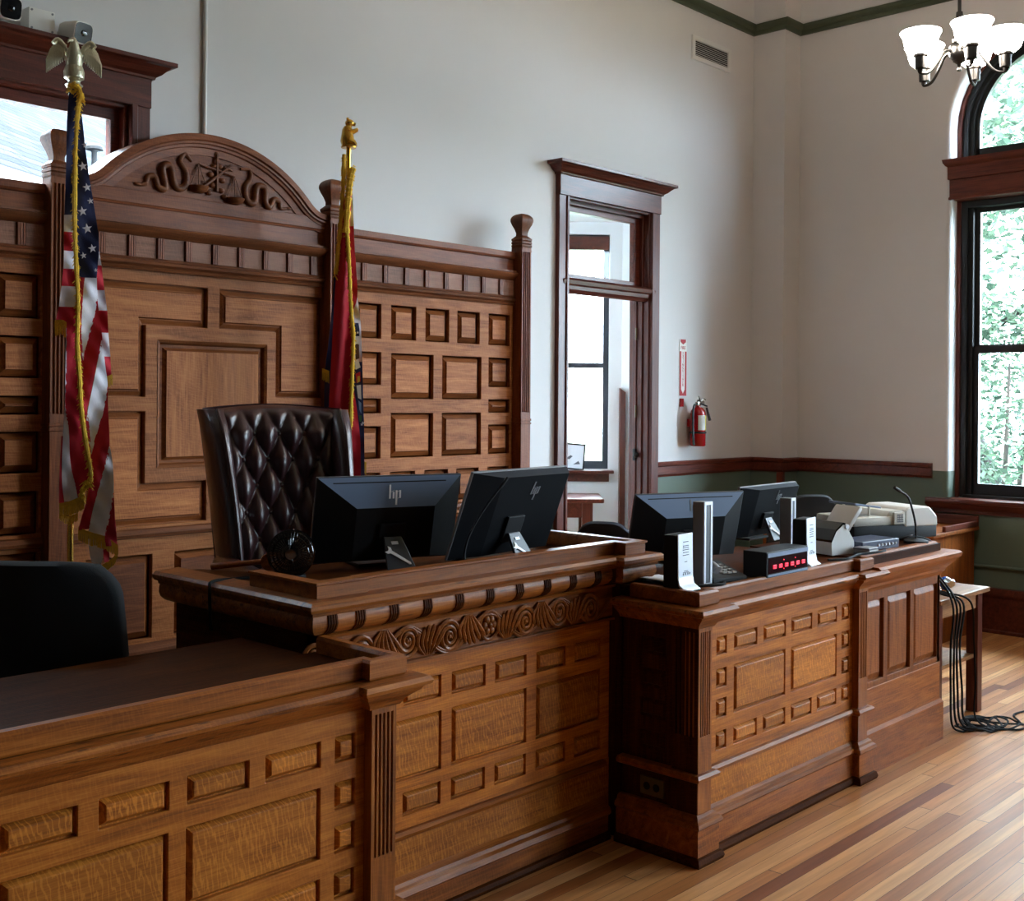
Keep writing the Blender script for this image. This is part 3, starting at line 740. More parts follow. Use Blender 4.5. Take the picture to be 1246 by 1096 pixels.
# waist rail low on the screen
for a, b in ((.84, 2.262), (2.345, 3.79), (3.878, 5.303)):
    mb = MB(); mb.sweep([(a, YP), (b, YP)], [(0, 1.03), (.02, 1.035), (.024, 1.05), (.012, 1.07), (0, 1.075)]); mb.build('waist_rail', BACKD['x'], PN, smooth=30)
    mb = MB(); mb.sweep([(a, YP), (b, YP)], [(0, .4), (.03, .4), (.03, .5), (.015, .52), (0, .53)]); mb.build('base_board', BACKD['x'], PN, smooth=30)
# frieze: mouldings, square tiles, reeded strips
def frieze(a, b, first, pitch, n, wt, out):
    mb = MB(); mb.sweep([(a, YP-out), (b, YP-out)], [(-.02, 2.298), (.008, 2.298), (.014, 2.308), (.006, 2.316), (.022, 2.326), (.026, 2.338), (.008, 2.346), (.012, 2.356), (-.02, 2.356)]); mb.build('lower_moulding', BACKD['x'], PN, smooth=25)
    mb = MB(); mb.sweep([(a, YP-out), (b, YP-out)], [(-.02, 2.455), (.006, 2.457), (.02, 2.466), (.04, 2.486), (.046, 2.5), (.03, 2.506), (.03, 2.517), (-.02, 2.517)]); mb.build('upper_moulding', BACKD['x'], PN, smooth=25)
    mb = MB(); mb.box(a, b, YP-out-.001, YP+.02, 2.35, 2.46); mb.build('frieze_ground', BACKD['x'], PN)
    for i in range(n):
        x = first+pitch*i
        mb = MB(); raised(mb, rect(x, x+wt, 2.357, 2.455), YP-out, [(0, 0), (0, .006), (.002, .007)]); mb.build('frieze_tile', TILEW['x'], PN)
        xs = x+wt; g = pitch-wt
        mb = MB()
        for k in range(3): mb.box(xs+g*(.12+.27*k), xs+g*(.32+.27*k), YP-out-.018, YP-out, 2.357, 2.455)
        mb.box(xs+g*.1, xs+g*.9, YP-out-.013, YP-out, 2.357, 2.455)
        mb.build('reeded_strip', BACKM['z'], PN)
frieze(3.878, 5.303, 3.94, .1576, 9, .113, .0)
frieze(1.5, 2.262, 3.94-3.02+.1576*4, .1576, 5, .113, .0)
frieze(2.345, 3.79, 2.394, .1493, 9, .106, .012)
for a, b, o in ((3.878, 5.303, 0), (.84, 2.262, 0), (2.345, 3.79, .012)):
    mb = MB(); mb.box(a, b, YP-o, YB-.004, 2.51, 2.602); mb.build('frieze_board', BACKM['x'], PN)
    mb = MB()
    if o: mb.sweep([(a, YP-o), (b, YP-o)], [(-.02, 2.594), (.01, 2.596), (.014, 2.604), (-.02, 2.606)])
    else: mb.sweep([(a, YB-.004), (a, YP), (b, YP), (b, YB-.004)], [(0, 2.59), (.012, 2.594), (.018, 2.604), (.018, 2.636), (0, 2.638)]); mb.box(a, b, YP, YB-.004, 2.6, 2.637)
    mb.build('cap_rail', BACKM['x'], PN, smooth=30)
# fluted posts with bottle shaped finials
for i, x in enumerate((5.343, 3.834, 2.304, .8)):
    mb = MB()
    yf = YP-.075; w = .043; fl = []
    fluted(mb, x-w, x+w, yf, YP+.02, 0, 2.668, 1.62, 2.64, 4)
    mb.box(x-w-.006, x+w+.006, yf-.006, YP+.02, 1.565, 1.58); mb.box(x-w-.006, x+w+.006, yf-.006, YP+.02, 1.545, 1.556)
    p = mb.build('post', BACKD['z'] if i > 1 else BACKM['z'], PN, bevel=.002)
    mb = MB(); yc = yf+.045
    def sqr(r, h): return [(x+r*k*a, yc+r*k*b, h) for a, b, k in ((1, 1, .93), (0, 1, 1), (-1, 1, .93), (-1, 0, 1), (-1, -1, .93), (0, -1, 1), (1, -1, .93), (1, 0, 1))]
    prof = [(.046, 2.665), (.05, 2.672), (.05, 2.682), (.045, 2.686), (.05, 2.69), (.05, 2.702), (.045, 2.706), (.05, 2.71), (.05, 2.722), (.043, 2.728), (.028, 2.742), (.028, 2.758), (.036, 2.784), (.049, 2.812), (.0555, 2.832), (.056, 2.842), (.054, 2.853), (.049, 2.863), (.04, 2.872), (.028, 2.879), (.012, 2.883)]
    mb.loops([sqr(*q) for q in prof]); mb.build('finial', BACKD['z'], p, smooth=32)
# arched pediment
cx, cz = 3.09, 2.185
def arcpts(R, a0, a1, n=40): return [(cx+R*sin(a0+(a1-a0)*i/n), cz+R*cos(a0+(a1-a0)*i/n)) for i in range(n+1)]
def arch_line(off):
    R = .805-off; a = .80
    pts = arcpts(R, -a, a)
    # reversed curve at both ends down to the posts
    for s, ins in ((1, 1), (-1, -1)):
        x0, z0 = (pts[-1] if s == 1 else pts[0]); t = Vector((s*cos(a), -sin(a))); ext = []
        E = Vector((3.79 if s == 1 else 2.345, 2.684-off*1.0))
        for k in range(1, 9):
            u = k/8; P0 = Vector((x0, z0)); P1 = P0+t*.07; P2 = E-Vector((s*.05, 0))
            q = (1-u)**3*P0+3*(1-u)**2*u*P1+3*(1-u)*u*u*P2+u**3*E; ext.append((q.x, q.y))
        pts = pts+ext if s == 1 else list(reversed(ext))+pts
    return pts
o0 = arch_line(0)
P_ = None
mb = MB(); poly = [(2.345, 2.60)]+[(3.79, 2.60)]+list(reversed(o0)); mb.prism(poly, 'y', YP-.014, YB-.01)
ped = mb.build('pediment', BACKM['x'], PN)
mb = MB()
prof = [(0, -.02), (0, .036), (.03, .04), (.036, .03), (.046, .03), (.05, .022), (.062, .02), (.066, .01), (.1, .008), (.104, -.02)]
lines = [arch_line(d) for d, _ in prof]
mb.loops([[(l[i][0], YP-.014-h, l[i][1]) for l, (d, h) in zip(lines, prof)] for i in range(len(o0))]); mb.build('arch_moulding', BACKM['x'], ped, smooth=30)
mb = MB(); mb.prism([(2.345, 2.604), (3.79, 2.604), (3.79, 2.636), (3.66, 2.668), (2.5, 2.668), (2.345, 2.636)], 'y', YP-.03, YP); mb.build('base_strip', BACKM['x'], ped, bevel=.003)
# carving: two serpents, a balance and a crossing sword
yc_ = YP-.014
def carve(pts, r0, r1, n=6):
    S = smoothpath([(x, yc_-.004, z) for x, z in pts], n); m = len(S)-1
    mb = MB(); mb.tube(S, [max(.004, r0+(r1-r0)*abs(2*i/m-1)**2) for i in range(m+1)], 8, up=(0, 1, 0)); return mb
def W(pts): return [(2.671+(x)*.000985*1.0+0, 0) for x in pts]
SL = [(2.711, 2.698), (2.741, 2.709), (2.752, 2.742), (2.786, 2.745), (2.805, 2.7), (2.842, 2.703), (2.826, 2.793), (2.869, 2.807), (2.895, 2.716), (2.948, 2.722), (2.953, 2.79), (2.921, 2.84), (2.947, 2.878), (2.985, 2.85)]
SRt = [(3.262, 2.855), (3.315, 2.857), (3.318, 2.81), (3.29, 2.765), (3.3, 2.7), (3.345, 2.698), (3.357, 2.775), (3.405, 2.778), (3.41, 2.705), (3.436, 2.684), (3.462, 2.725), (3.5, 2.72), (3.505, 2.688), (3.545, 2.69)]
mb = carve(SL, .019, .008); mb.sphere((2.7, yc_-.006, 2.7), (.018, .01, .009)); mb.build('carved_serpent', BACKD['x'], ped, smooth=50)
mb = carve(SRt, .019, .008); mb.sphere((3.555, yc_-.006, 2.692), (.018, .01, .009)); mb.build('carved_serpent', BACKD['x'], ped, smooth=50)
mb = MB()
T3 = lambda a, b, r: mb.tube([(a[0], yc_-.012, a[1]), (b[0], yc_-.012, b[1])], r, 6)
T3((3.02, 2.842), (3.225, 2.81), .006); T3((3.122, 2.72), (3.122, 2.905), .009)
for px, pz in ((3.02, 2.842), (3.225, 2.81)):
    for s in (-.045, 0, .045): T3((px, pz), (px+s, pz-.11), .003)
    mb.lathe([(.055, pz-.11), (.045, pz-.132), (.02, pz-.142), (0, pz-.143)], (px, yc_-.004, 0), 16)
T3((3.05, 2.735), (3.2, 2.86), .008); T3((3.16, 2.85), (3.21, 2.835), .005)
for q in ((3.09, 2.8), (3.155, 2.78), (3.1, 2.75), (3.15, 2.73), (3.08, 2.71), (3.17, 2.7), (3.122, 2.905), (3.11, 2.845), (3.14, 2.85)): mb.sphere((q[0], yc_-.004, q[1]), (.02, .014, .014), 8, 6)
mb.build('carved_balance', BACKD['x'], ped, smooth=50)
# ------------------------------------------------------------------ bench and desks
DSTEP = [(0, -.014), (.004, -.014), (.015, .002), (.017, .003)]
def dpanel(par, poly, plane, mat, axis='y', name='panel'):
    mb = MB(); raised(mb, poly, plane, DSTEP, axis=axis); return mb.build(name, mat, par)
# profiles (out, z); common to both desks
CAP = [(-.02, .944), (.012, .946), (.016, .952), (.016, .992), (.01, 1.0), (-.012, 1.0), (-.02, .99)]
LEDGE = [(-.02, .862), (.004, .864), (.008, .87), (.012, .878), (.028, .892), (.045, .905), (.05, .914), (.066, .92), (.07, .93), (.062, .942), (-.02, .946)]
MID = [(-.02, .296), (.004, .298), (.02, .306), (.024, .318), (.014, .328), (-.02, .332)]
LOW = [(-.02, .132), (.026, .134), (.032, .142), (.028, .156), (.016, .163), (.014, .172), (.004, .18), (-.02, .182)]
SHOE = [(-.02, 0), (.032, 0), (.036, .012), (.03, .03), (.022, .034), (-.02, .034)]
PLI = [(-.02, 0), (.02, 0), (.02, .138), (-.02, .138)]
def desk(x0, label, left_side, right_side, pil_r, mirror=False):
    """panelled front from x0 (corner) : pilaster, framed panels, pilaster at the far end.
    mirror: the pilaster at the right end is the exposed corner"""
    t = thing('panelled_desk', label, 'desk', (x0+.63, 2.45, 0), world=True, group='panelled desks beside the bench')
    Yf, Yp = 2.41, 2.378                        # panel plane, pilaster face
    pl = (x0, x0+.098); fr = (x0+.098, x0+1.262); pr = (x0+1.262, x0+1.36)
    # plan outline that the mouldings follow (from the back round the front)
    path = [(x0, 2.736 if left_side else 3.1), (x0, Yp), (pl[1], Yp), (pl[1], Yf), (pr[0], Yf), (pr[0], Yp), (pr[1], Yp), (pr[1], 2.736 if mirror else Yf)]
    def plan(d, back):                          # notched where the bench stands in the corner
        a, b = x0+d, pr[1]-d
        if left_side: return [(3.66, back), (3.66, 2.735), (a, 2.735), (a, Yf+.02), (b, Yf+.02), (b, back)]
        return [(a, back), (a, Yf+.02), (b, Yf+.02), (b, 2.735), (2.02, 2.735), (2.02, back)]
    body = MB(); body.prism(plan(.018, 3.1), 'z', .01, .94)
    body.build('carcass', OAKD['z'], t)
    dx = x0-3.525
    zt = .952 if mirror else .986
    mb = MB(); mb.prism([(x, y-.03 if y == Yf+.02 else y) for x, y in plan(.003, 3.06)], 'z', .942, zt); mb.build('desktop', OAKD['x'], t)
    cells = []
    for i, (a, b) in enumerate(((3.82, 3.987), (4.037, 4.209), (4.257, 4.428), (4.477, 4.647))): cells += [(a, b, .735, .803), (a, b, .374, .443)]
    for a, b in ((3.697, 3.767), (4.695, 4.762)):
        for c, d in ((.735, .803), (.61, .682), (.495, .567), (.374, .443)): cells.append((a, b, c, d))
    for a, b in ((3.82, 4.207), (4.255, 4.647)): cells.append((a, b, .495, .682))
    cells = [(a+dx, b+dx, c, d) for a, b, c, d in cells]
    mb = MB(); frame_grid(mb, (fr[0]-.01, fr[1]+.01, .31, .9), cells, Yf, .03); mb.build('front_frame', OAK['x'], t, bevel=.002)
    for a, b, c, d in cells: dpanel(t, rect(a, b, c, d), Yf, OAKF['z' if b-a < .1 else 'x'])
    mb = MB(); mb.box(fr[0]-.01, fr[1]+.01, Yf-.002, Yf+.03, .02, .31); mb.build('lower_board', OAKF['x'], t)
    for a, b in (pl, pr):
        mb = MB(); fluted(mb, a+.006, b-.006, Yp, Yf+.03, .0, .9, .462, .848, 5); mb.build('pilaster', OAKM['z'], t)
    # side towards the room
    if left_side:
        sx = x0+.004; ys = [(2.53, 2.655)]
        cs = [(2.533, 2.652, c, d) for c, d in ((.735, .803), (.61, .682), (.495, .567), (.374, .443))]
        mb = MB(); frame_grid(mb, (Yf-.03, 2.735, .02, .9), cs, sx+.012, .03, 'x'); mb.build('side_frame', OAKD['z'], t, bevel=.002)  # same desk as the oak front, darkened: shade put into the colour
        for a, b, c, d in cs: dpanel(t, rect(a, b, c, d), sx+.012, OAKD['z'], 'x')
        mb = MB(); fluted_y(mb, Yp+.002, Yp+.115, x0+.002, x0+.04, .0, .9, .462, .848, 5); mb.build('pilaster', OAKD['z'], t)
        o = MB(); o.box(sx+.004, sx+.014, 2.535, 2.643, .20, .268, .002); op = o.build('outlet_plate', BRONZE, t)
        for yy in (2.567, 2.611):
            o = MB(); o.lathe([(0, -.001), (.015, -.001), (.015, .002), (0, .002)], (sx+.003, yy, .234), 14, 'x'); o.build('socket', BLACKP, op)
    for nm, prf, m in (('lower_moulding', LOW, OAKM), ('middle_moulding', MID, OAKM), ('plinth', PLI, ORED), ('shoe_moulding', SHOE, OAKD), ('cornice', LEDGE, OAKS), ('cap_rail', CAP, OAKM)):
        mb = MB(); mb.sweep([(x, (2.68 if left_side else 2.722) if y == 2.736 and nm == 'cap_rail' else y) for x, y in path], prf); mb.build(nm, m['x'], t, smooth=30)
    return t
desk(3.525, 'panelled oak desk at right of the bench, carrying the red LED clock', True, False, True)
desk(3.525-2.81, 'panelled oak desk in the left foreground with a bare wooden top', False, True, True, mirror=True)
t = thing('end_cabinet', 'plain oak cabinet with three tall panels joining the clerk desk at far right', 'cabinet', (5.3, 2.45, 0), world=True)
xa, xb, Yf = 4.885, 5.72, 2.402
mb = MB(); mb.prism([(xa, 3.0), (xa, Yf+.03), (xb-.01, Yf+.03), (xb-.01, 3.0)], 'z', .01, .95); mb.build('carcass', ORED['z'], t)
mb = MB(); mb.prism([(xa+.004, 3.0), (xa+.004, Yf-.01), (xb-.02, Yf-.01), (xb-.02, 3.0)], 'z', .95, .992); mb.build('worktop', OAKD['x'], t)
cells = [(4.905, 5.088, .418, .79), (5.132, 5.375, .418, .79), (5.418, 5.69, .418, .79)]
mb = MB(); frame_grid(mb, (xa+.002, xb, .385, .9), cells, Yf, .03); mb.build('front_frame', ORED['z'], t, bevel=.002)
for a, b, c, d in cells:
    mb = MB(); raised(mb, rect(a, b, c, d), Yf, [(0, -.02), (.004, -.02), (.012, -.016), (.03, -.006), (.034, -.005)]); mb.build('panel', ORED['z'], t)
mb = MB(); mb.box(xa+.002, xb, Yf-.004, Yf+.03, .2, .39); mb.build('lower_board', ORED['x'], t, bevel=.002)
mb = MB(); mb.box(xa+.002, xb+.008, Yf-.02, Yf+.03, 0, .19); mb.prism([(Yf-.02, .19), (Yf, .19), (Yf, .206)], 'x', xa+.002, xb+.008); mb.build('base_board', ORED['x'], t)
mb = MB(); frame_grid(mb, (Yf, 3.0, .02, .9), [(2.5, 2.9, .25, .8)], xb, -.03, 'x'); mb.build('side_frame', ORED['z'], t)
pe = [(xa+.002, Yf), (xb, Yf), (xb, 3.0)]
mb = MB(); mb.sweep(pe, [(-.02, .83), (.006, .832), (.01, .845), (.02, .855), (.022, .868), (.04, .885), (.058, .905), (.062, .918), (.078, .924), (.082, .945), (.07, .955), (-.02, .957)]); mb.build('cornice', ORED['x'], t, smooth=28)
mb = MB(); mb.sweep(pe, [(-.03, .955), (.002, .956), (.004, .965), (-.006, .975), (-.004, .985), (-.016, 1.0), (-.05, 1.0)]); mb.build('cap_rail', ORED['x'], t, smooth=28)

# the judge's bench
B = thing('judges_bench', "large carved oak judge's bench between the two lower desks, two monitors on top", 'bench', (2.8, 2.8, 0), world=True)
YF = 2.80; xl, xr = 2.10, 3.53
mb = MB(); mb.prism([(xl+.02, 3.58), (xl+.02, YF+.02), (3.62, YF+.02), (3.62, 3.36), (2.28, 3.36), (2.28, 3.58)], 'z', .41, 1.06); mb.prism([(xl+.02, 3.4), (xl+.02, YF+.02), (3.62, YF+.02), (3.62, 3.36)], 'z', .01, .41); mb.build('carcass', OAKD['z'], B)
cells = []
xs = [(2.255, 2.421), (2.466, 2.634), (2.683, 2.845), (2.894, 3.056), (3.110, 3.274), (3.327, 3.482)]
for a, b in xs: cells += [(a, b, .703, .778), (a, b, .344, .42)]
for a, b in ((2.255, 2.636), (2.684, 3.057), (3.110, 3.480)): cells.append((a, b, .46, .657))
mb = MB(); frame_grid(mb, (xl, xr+.02, .29, .85), cells, YF, .03); mb.build('front_frame', OAK['x'], B, bevel=.002)
for a, b, c, d in cells: dpanel(B, rect(a, b, c, d), YF, OAKF['x'])
mb = MB(); mb.box(xl, xr+.02, YF-.002, YF+.03, .02, .3); mb.build('lower_board', OAKF['x'], B)
# end block / pilaster at the right, return wall at the left
mb = MB(); fluted(mb, 3.535, 3.625, 2.742, YF+.03, 0, .99, .35, .95, 5); mb.build('pilaster', OAKD['z'], B)
mb = MB(); frame_grid(mb, (YF-.02, 3.58, .41, 1.0), [(2.86, 3.05, .62, .84), (3.1, 3.3, .62, .84), (3.35, 3.53, .62, .84)], xl, .03, 'x'); mb.build('side_frame', OAKD['y'], B, bevel=.002)  # left return in the dark tone, its shade painted into the wood
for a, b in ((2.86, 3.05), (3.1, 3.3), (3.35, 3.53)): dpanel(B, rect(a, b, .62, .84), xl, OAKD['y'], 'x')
front = [(xl, 3.36), (xl, YF), (3.5, YF)]
for nm, prf, m in (('lower_moulding', [(-.02, .09), (.036, .094), (.046, .104), (.04, .122), (.028, .13), (.024, .142), (.008, .15), (0, .156), (-.02, .156)], OAKM), ('middle_moulding', [(-.02, .268), (.004, .27), (.018, .278), (.022, .29), (.012, .3), (-.02, .304)], OAKM),
                   ('plinth', [(-.02, 0), (.03, 0), (.03, .1), (-.02, .1)], ORED), ('shoe_moulding', [(-.02, 0), (.042, 0), (.046, .012), (.04, .026), (.03, .03), (-.02, .03)], OAKD)):
    mb = MB(); mb.sweep(front, prf); mb.build(nm, m['x'], B, smooth=30)
# carved frieze band
mb = MB(); mb.box(xl, 3.54, YF-.014, YF+.03, .846, .99); fz = mb.build('carved_frieze', OAKM['x'], B)
mb = MB(); mb.sweep([(xl, YF-.022), (3.53, YF-.022)], [(-.01, .972), (.012, .974), (.016, .984), (.008, .99), (-.01, .99)]); mb.sweep([(xl, YF-.022), (3.53, YF-.022)], [(-.01, .846), (.008, .846), (.008, .854), (-.01, .856)]); mb.build('fillet', OAKM['x'], fz)
y0 = YF-.021; zm = .912
spx = [2.087, 2.273, 2.460, 2.648, 2.838, 3.022, 3.205, 3.388]
for i, x in enumerate(spx):
    up = 1 if i % 2 == 0 else -1
    z = zm+up*.006
    mb = MB()
    if i == 4:
        for k in range(6):
            a = k*pi/3; mb.sphere((x+.022*cos(a), y0, z+.022*sin(a)), (.014, .01, .014), 8, 6)
        mb.sphere((x, y0-.003, z), (.011, .012, .011), 8, 6)
        mb.tube([(x+.046*cos(a), y0-.001, z+.05*sin(a)) for a in [2*pi*k/28 for k in range(29)]], .0065, 6, up=(0, 1, 0))
        mb.build('rosette', OAKM['x'], fz, smooth=50)
    else:
        sp = []
        for k in range(46):
            a = k/45*2*pi*2.6; r = .006+.046*k/45; sp.append((x+r*cos(a*-up+up*.9)*1.0, y0-.003*(1-k/45), z+r*1.08*sin(a*-up+up*.9)))
        mb.tube(sp, [.0082-.0022*(1-k/45) for k in range(46)], 6, up=(0, 1, 0)); mb.sphere((x, y0, z), (.009, .009, .009), 8, 6)
        mb.build('spiral_scroll', OAKM['x'], fz, smooth=50)
    # leaf fan filling the gap towards the next scroll
    if i < len(spx)-1:
        mb = MB(); xm = (x+spx[i+1])/2
        for k in range(6):
            u = k/5-.5
            A = Vector((xm-up*0+u*.03, y0+.002, zm-up*.052)); Bp = Vector((xm+u*.115+.012, y0-.004, zm+up*(.05-.05*abs(u)))); C = (A+Bp)/2+Vector((-.012+u*.02, -.004, 0))
            mb.tube(smoothpath([A, C, Bp], 5), [.003, .0035, .0045, .0058, .0066, .0072, .0078, .0082, .0082, .0075, .004], 6, up=(0, 1, 0))
        mb.build('leaf_fan', OAKM['x'], fz, smooth=50)
vine = []
for k in range(0, 241):
    x = 2.10+(3.50-2.10)*k/240; ph = (x-2.273)/(2.46-2.273)*pi
    vine.append((x, y0-.002, zm-.052*cos(ph)*(1 if True else 0)))
for d in (0, .009):
    mb = MB(); mb.tube([(x, y, z-d*(1 if True else 0)) for x, y, z in vine], .0045, 6, up=(0, 1, 0)); mb.build('vine', OAKM['x'], fz, smooth=50)
# convex moulding with reeded bands, ledge and cap
top = [(xl+.0, 3.6), (xl, YF-.02), (3.53, YF-.02), (3.53, 2.742), (3.632, 2.742), (3.632, 3.36)]
mb = MB(); mb.sweep(top, [(-.02, .988), (.014, .99), (.034, .998), (.05, 1.012), (.056, 1.028), (.054, 1.046), (.05, 1.056), (-.02, 1.058)]); mb.build('convex_moulding', OAKS['x'], B, smooth=30)
def reed(xc):
    mb = MB(); prf = [(.016, .989), (.037, .998), (.053, 1.011), (.0595, 1.028), (.057, 1.047), (.053, 1.056)]
    for k in range(4):
        x = xc+(k-1.5)*.0095
        mb.loops([[(x-.003, YF-.02-o+.006, z), (x-.003, YF-.02-o-.001, z), (x+.003, YF-.02-o-.001, z), (x+.003, YF-.02-o+.006, z)] for o, z in prf])
    mb.build('reeded_band', OAKD['z'], B)
for x in (2.118, 2.225, 2.36, 2.502, 2.645, 2.79, 2.938, 3.083, 3.226, 3.37, 3.475, 3.59): reed(x) if x < 3.5 else None
mb = MB(); mb.sweep(top, [(-.02, 1.054), (.058, 1.056), (.06, 1.066), (.074, 1.07), (.08, 1.08), (.08, 1.09), (.068, 1.1), (-.02, 1.104)]); mb.build('ledge', OAKS['x'], B, smooth=30)
ct = [(xl-.01, 3.1), (xl-.01, 2.77), (2.268, 2.77), (2.268, 2.785), (3.5, 2.785), (3.5, 2.73), (3.632, 2.73), (3.632, 3.2)]
mb = MB(); mb.sweep([(xl-.01, 3.1), (xl-.01, 2.762), (2.262, 2.762), (2.262, 2.776), (3.53, 2.776), (3.53, 2.722), (3.632, 2.722), (3.632, 3.22)], [(-.03, 1.1), (.012, 1.102), (.012, 1.14), (.018, 1.143), (.018, 1.15), (-.024, 1.151), (-.03, 1.14)]); mb.build('cap_rail', OAKM['x'], B, smooth=30)
mb = MB(); mb.prism([(xl-.06, 3.6), (xl-.06, 2.79), (3.64, 2.79), (3.64, 3.4), (2.3, 3.4), (2.2, 3.6)], 'z', 1.062, 1.09); mb.build('desktop', OAKD['x'], B, bevel=.004)
mb = MB(); mb.lathe([(0, -.02), (.03, -.02), (.034, -.014), (.034, .014), (.03, .02), (0, .02)], (3.632, 3.235, 1.118), 20, 'x'); mb.build('scroll_end', OAKD['x'], B, smooth=40)
# ------------------------------------------------------------------ flags on their poles
RDIR = .756276-pi/2              # cloth hangs facing the public side of the room
FO = .034                        # the cloth hangs in front of its pole
def strip(mb, mi, rows, base, nx=6, sub=5, amp=.012, k=46, skew=14, ph=0.):
    """hanging cloth strip: rows (height, left, right, extra depth); folds run down it"""
    mb.mi = mi
    P = smoothpath([(r[0], r[1], r[2]) for r in rows], sub)
    D = smoothpath([(r[3] if len(r) > 3 else 0, 0, 0) for r in rows], sub)
    R = []
    for (z, xl, xr), d in zip(P, D):
        R.append([mb.v((xl+(xr-xl)*i/nx, base-FO-d[0]+amp*sin(k*(xl+(xr-xl)*i/nx)+skew*(1.9-z)+ph)+.004*sin(61*z+90*(xl+(xr-xl)*i/nx)), z)) for i in range(nx+1)])
    for a, b in zip(R, R[1:]):
        for i in range(nx): mb.f([a[i], a[i+1], b[i+1], b[i]])
def star(mb, x, y, z, r, tilt=0):
    pts = []
    for i in range(10):
        a = pi/2+pi*i/5+tilt; q = r if i % 2 == 0 else r*.4; pts.append((x+q*cos(a)*.92, y, z+q*sin(a)))
    c = mb.v((x, y-.001, z)); vs = [mb.v(p) for p in pts]
    for i in range(10): mb.f([c, vs[i], vs[(i+1) % 10]])
def fringe_band(mb, pts, base, drop, n=40, rnd=random.Random(2), dx=0.):
    """short threads hanging from an edge"""
    P = smoothpath([(x, base-FO-d, z) for x, z, d in pts], 8); L = len(P)-1
    for i in range(n):
        t = i/n*L; a = P[int(t)].lerp(P[min(int(t)+1, L)], t % 1); t2 = (i+1.15)/n*L; b = P[min(int(t2), L)].lerp(P[min(int(t2)+1, L)], t2 % 1)
        d = drop*rnd.uniform(.88, 1.08); j = rnd.uniform(-.002, .002); y = rnd.uniform(-.002, .002)
        mb.face([a+Vector((0, y, .002)), b+Vector((0, y, .002)), b+Vector((j+dx, y-.004, -d)), a+Vector((j+dx, y-.004, -d))])
def cord(mb, pts, base, r=.011, rnd=random.Random(4)):
    P = smoothpath([(x, base-FO-d, z) for x, z, d in pts], 10)
    mb.tube(P, [r*rnd.uniform(.75, 1.15) for _ in P], 7)
    for p in P:
        for k in range(3):
            s = rnd.choice((-1, 1)); q = p+Vector((0, 0, rnd.uniform(-.02, .02)))
            mb.tube([q, q+Vector((s*rnd.uniform(.008, .017), rnd.uniform(-.008, .004), -rnd.uniform(.008, .024)))], [.003, .001], 4, False)
US_S = .003417
def U(px, py, d=0): return ((px-(90.4-.0068*(py-105)))*US_S*.933, 1.7+(481.8-py)*US_S-.4, d)
def urows(l): return [(U(0, r[0])[1], U(r[1], r[0])[0], U(r[2], r[0])[0], *(r[3:])) for r in l]
F1 = thing('flag', 'United States flag with gold fringe on a pole topped by a brass eagle', 'flag', (2.206, 4.6, .4), radians(-25.6))
mb = MB(); mb.tube([(0, 0, 0), (0, 0, 2.58)], .0125, 14); mb.build('pole', BRASS, F1, smooth=40)
mb = MB(); mb.lathe([(.0, 0), (.15, 0), (.15, .02), (.13, .035), (.05, .05), (.03, .09), (.0, .09)], (0, 0, 0), 28); mb.build('stand', BRASS, F1, smooth=40)
mb = MB()
# 0 red, 1 white, 2 navy.  Hidden back layer first, then the hoist side, then the fly
strip(mb, 2, urows([(104, 85, 92), (150, 82, 95), (200, 81, 100), (264, 79, 106)]), .012)
for c, a, b, la, lb, ra, rb in ((1, 263, 284, 78.5, 78.5, 93, 93), (0, 284, 306.5, 78.5, 78.5, 93, 94), (1, 306.5, 328, 78.5, 78, 94, 95), (0, 328, 349, 78, 75.5, 95, 96), (1, 349, 374, 75.5, 72.5, 96, 97), (0, 374, 393, 72.5, 68.5, 97, 97)):
    strip(mb, c, urows([(a, la, ra), ((a+b)/2, (la+lb)/2, (ra+rb)/2), (b, lb, rb)]), .0, amp=.008)
strip(mb, 2, urows([(112, 90, 95), (143, 92, 100, .01), (180, 93, 104, .014), (220, 93, 109.5, .018), (270, 93, 118, .02), (300, 94, 121, .022), (322, 95, 119.5, .022), (335, 95, 118.5, .022), (339, 100, 118, .022)]), -.014, amp=.006)
for c, a, b, la, lb, ra, rb in ((1, 292, 322, 116, 117, 119, 124.5), (0, 322, 352, 117, 118, 124.5, 128), (1, 352, 377, 118, 121, 128, 131.5), (0, 377, 404, 121, 123, 131.5, 133), (1, 404, 433, 123, 126, 133, 135.5), (0, 433, 458, 126, 130, 135.5, 137)):
    strip(mb, c, urows([(a, la, ra), ((a+b)/2, (la+lb)/2, (ra+rb)/2), (b, lb, rb)]), .012, amp=.006)
# the long fly hanging in slanting stripes
fly = dict(base=-.016, amp=.009)
strip(mb, 0, urows([(390, 82, 98), (420, 81.5, 101), (470, 80.5, 104), (500, 80.5, 107), (522, 84.6, 110), (562, 86.7, 112), (587, 92, 108), (606, 96, 101)]), **fly)
strip(mb, 1, urows([(400, 81, 82.2), (440, 80.5, 82), (480, 80, 82), (497, 79.8, 81.5), (522, 78, 84.7), (562, 76.4, 86.8), (590, 77, 93), (609, 79.4, 96.2)]), **fly)
strip(mb, 0, urows([(530, 75.8, 77.6), (565, 74, 76.4), (590, 73.2, 77), (612, 73, 79.5)]), **fly)
strip(mb, 0, urows([(333, 99, 105), (350, 98, 102.5), (380, 97.5, 100.6), (410, 97, 99.5), (440, 97, 99)]), **fly)
strip(mb, 1, urows([(336, 104, 118.4), (350, 102.4, 118.8), (366, 101, 119.2), (400, 99.6, 112.2), (425, 99, 105), (447, 98.4, 100.5)]), **fly)
strip(mb, 0, urows([(364, 117.5, 119.4), (385, 114.5, 121.5), (415, 107, 125.2), (440, 101.5, 119.2), (480, 100, 111), (500, 100, 106), (512, 101, 104)]), **fly)
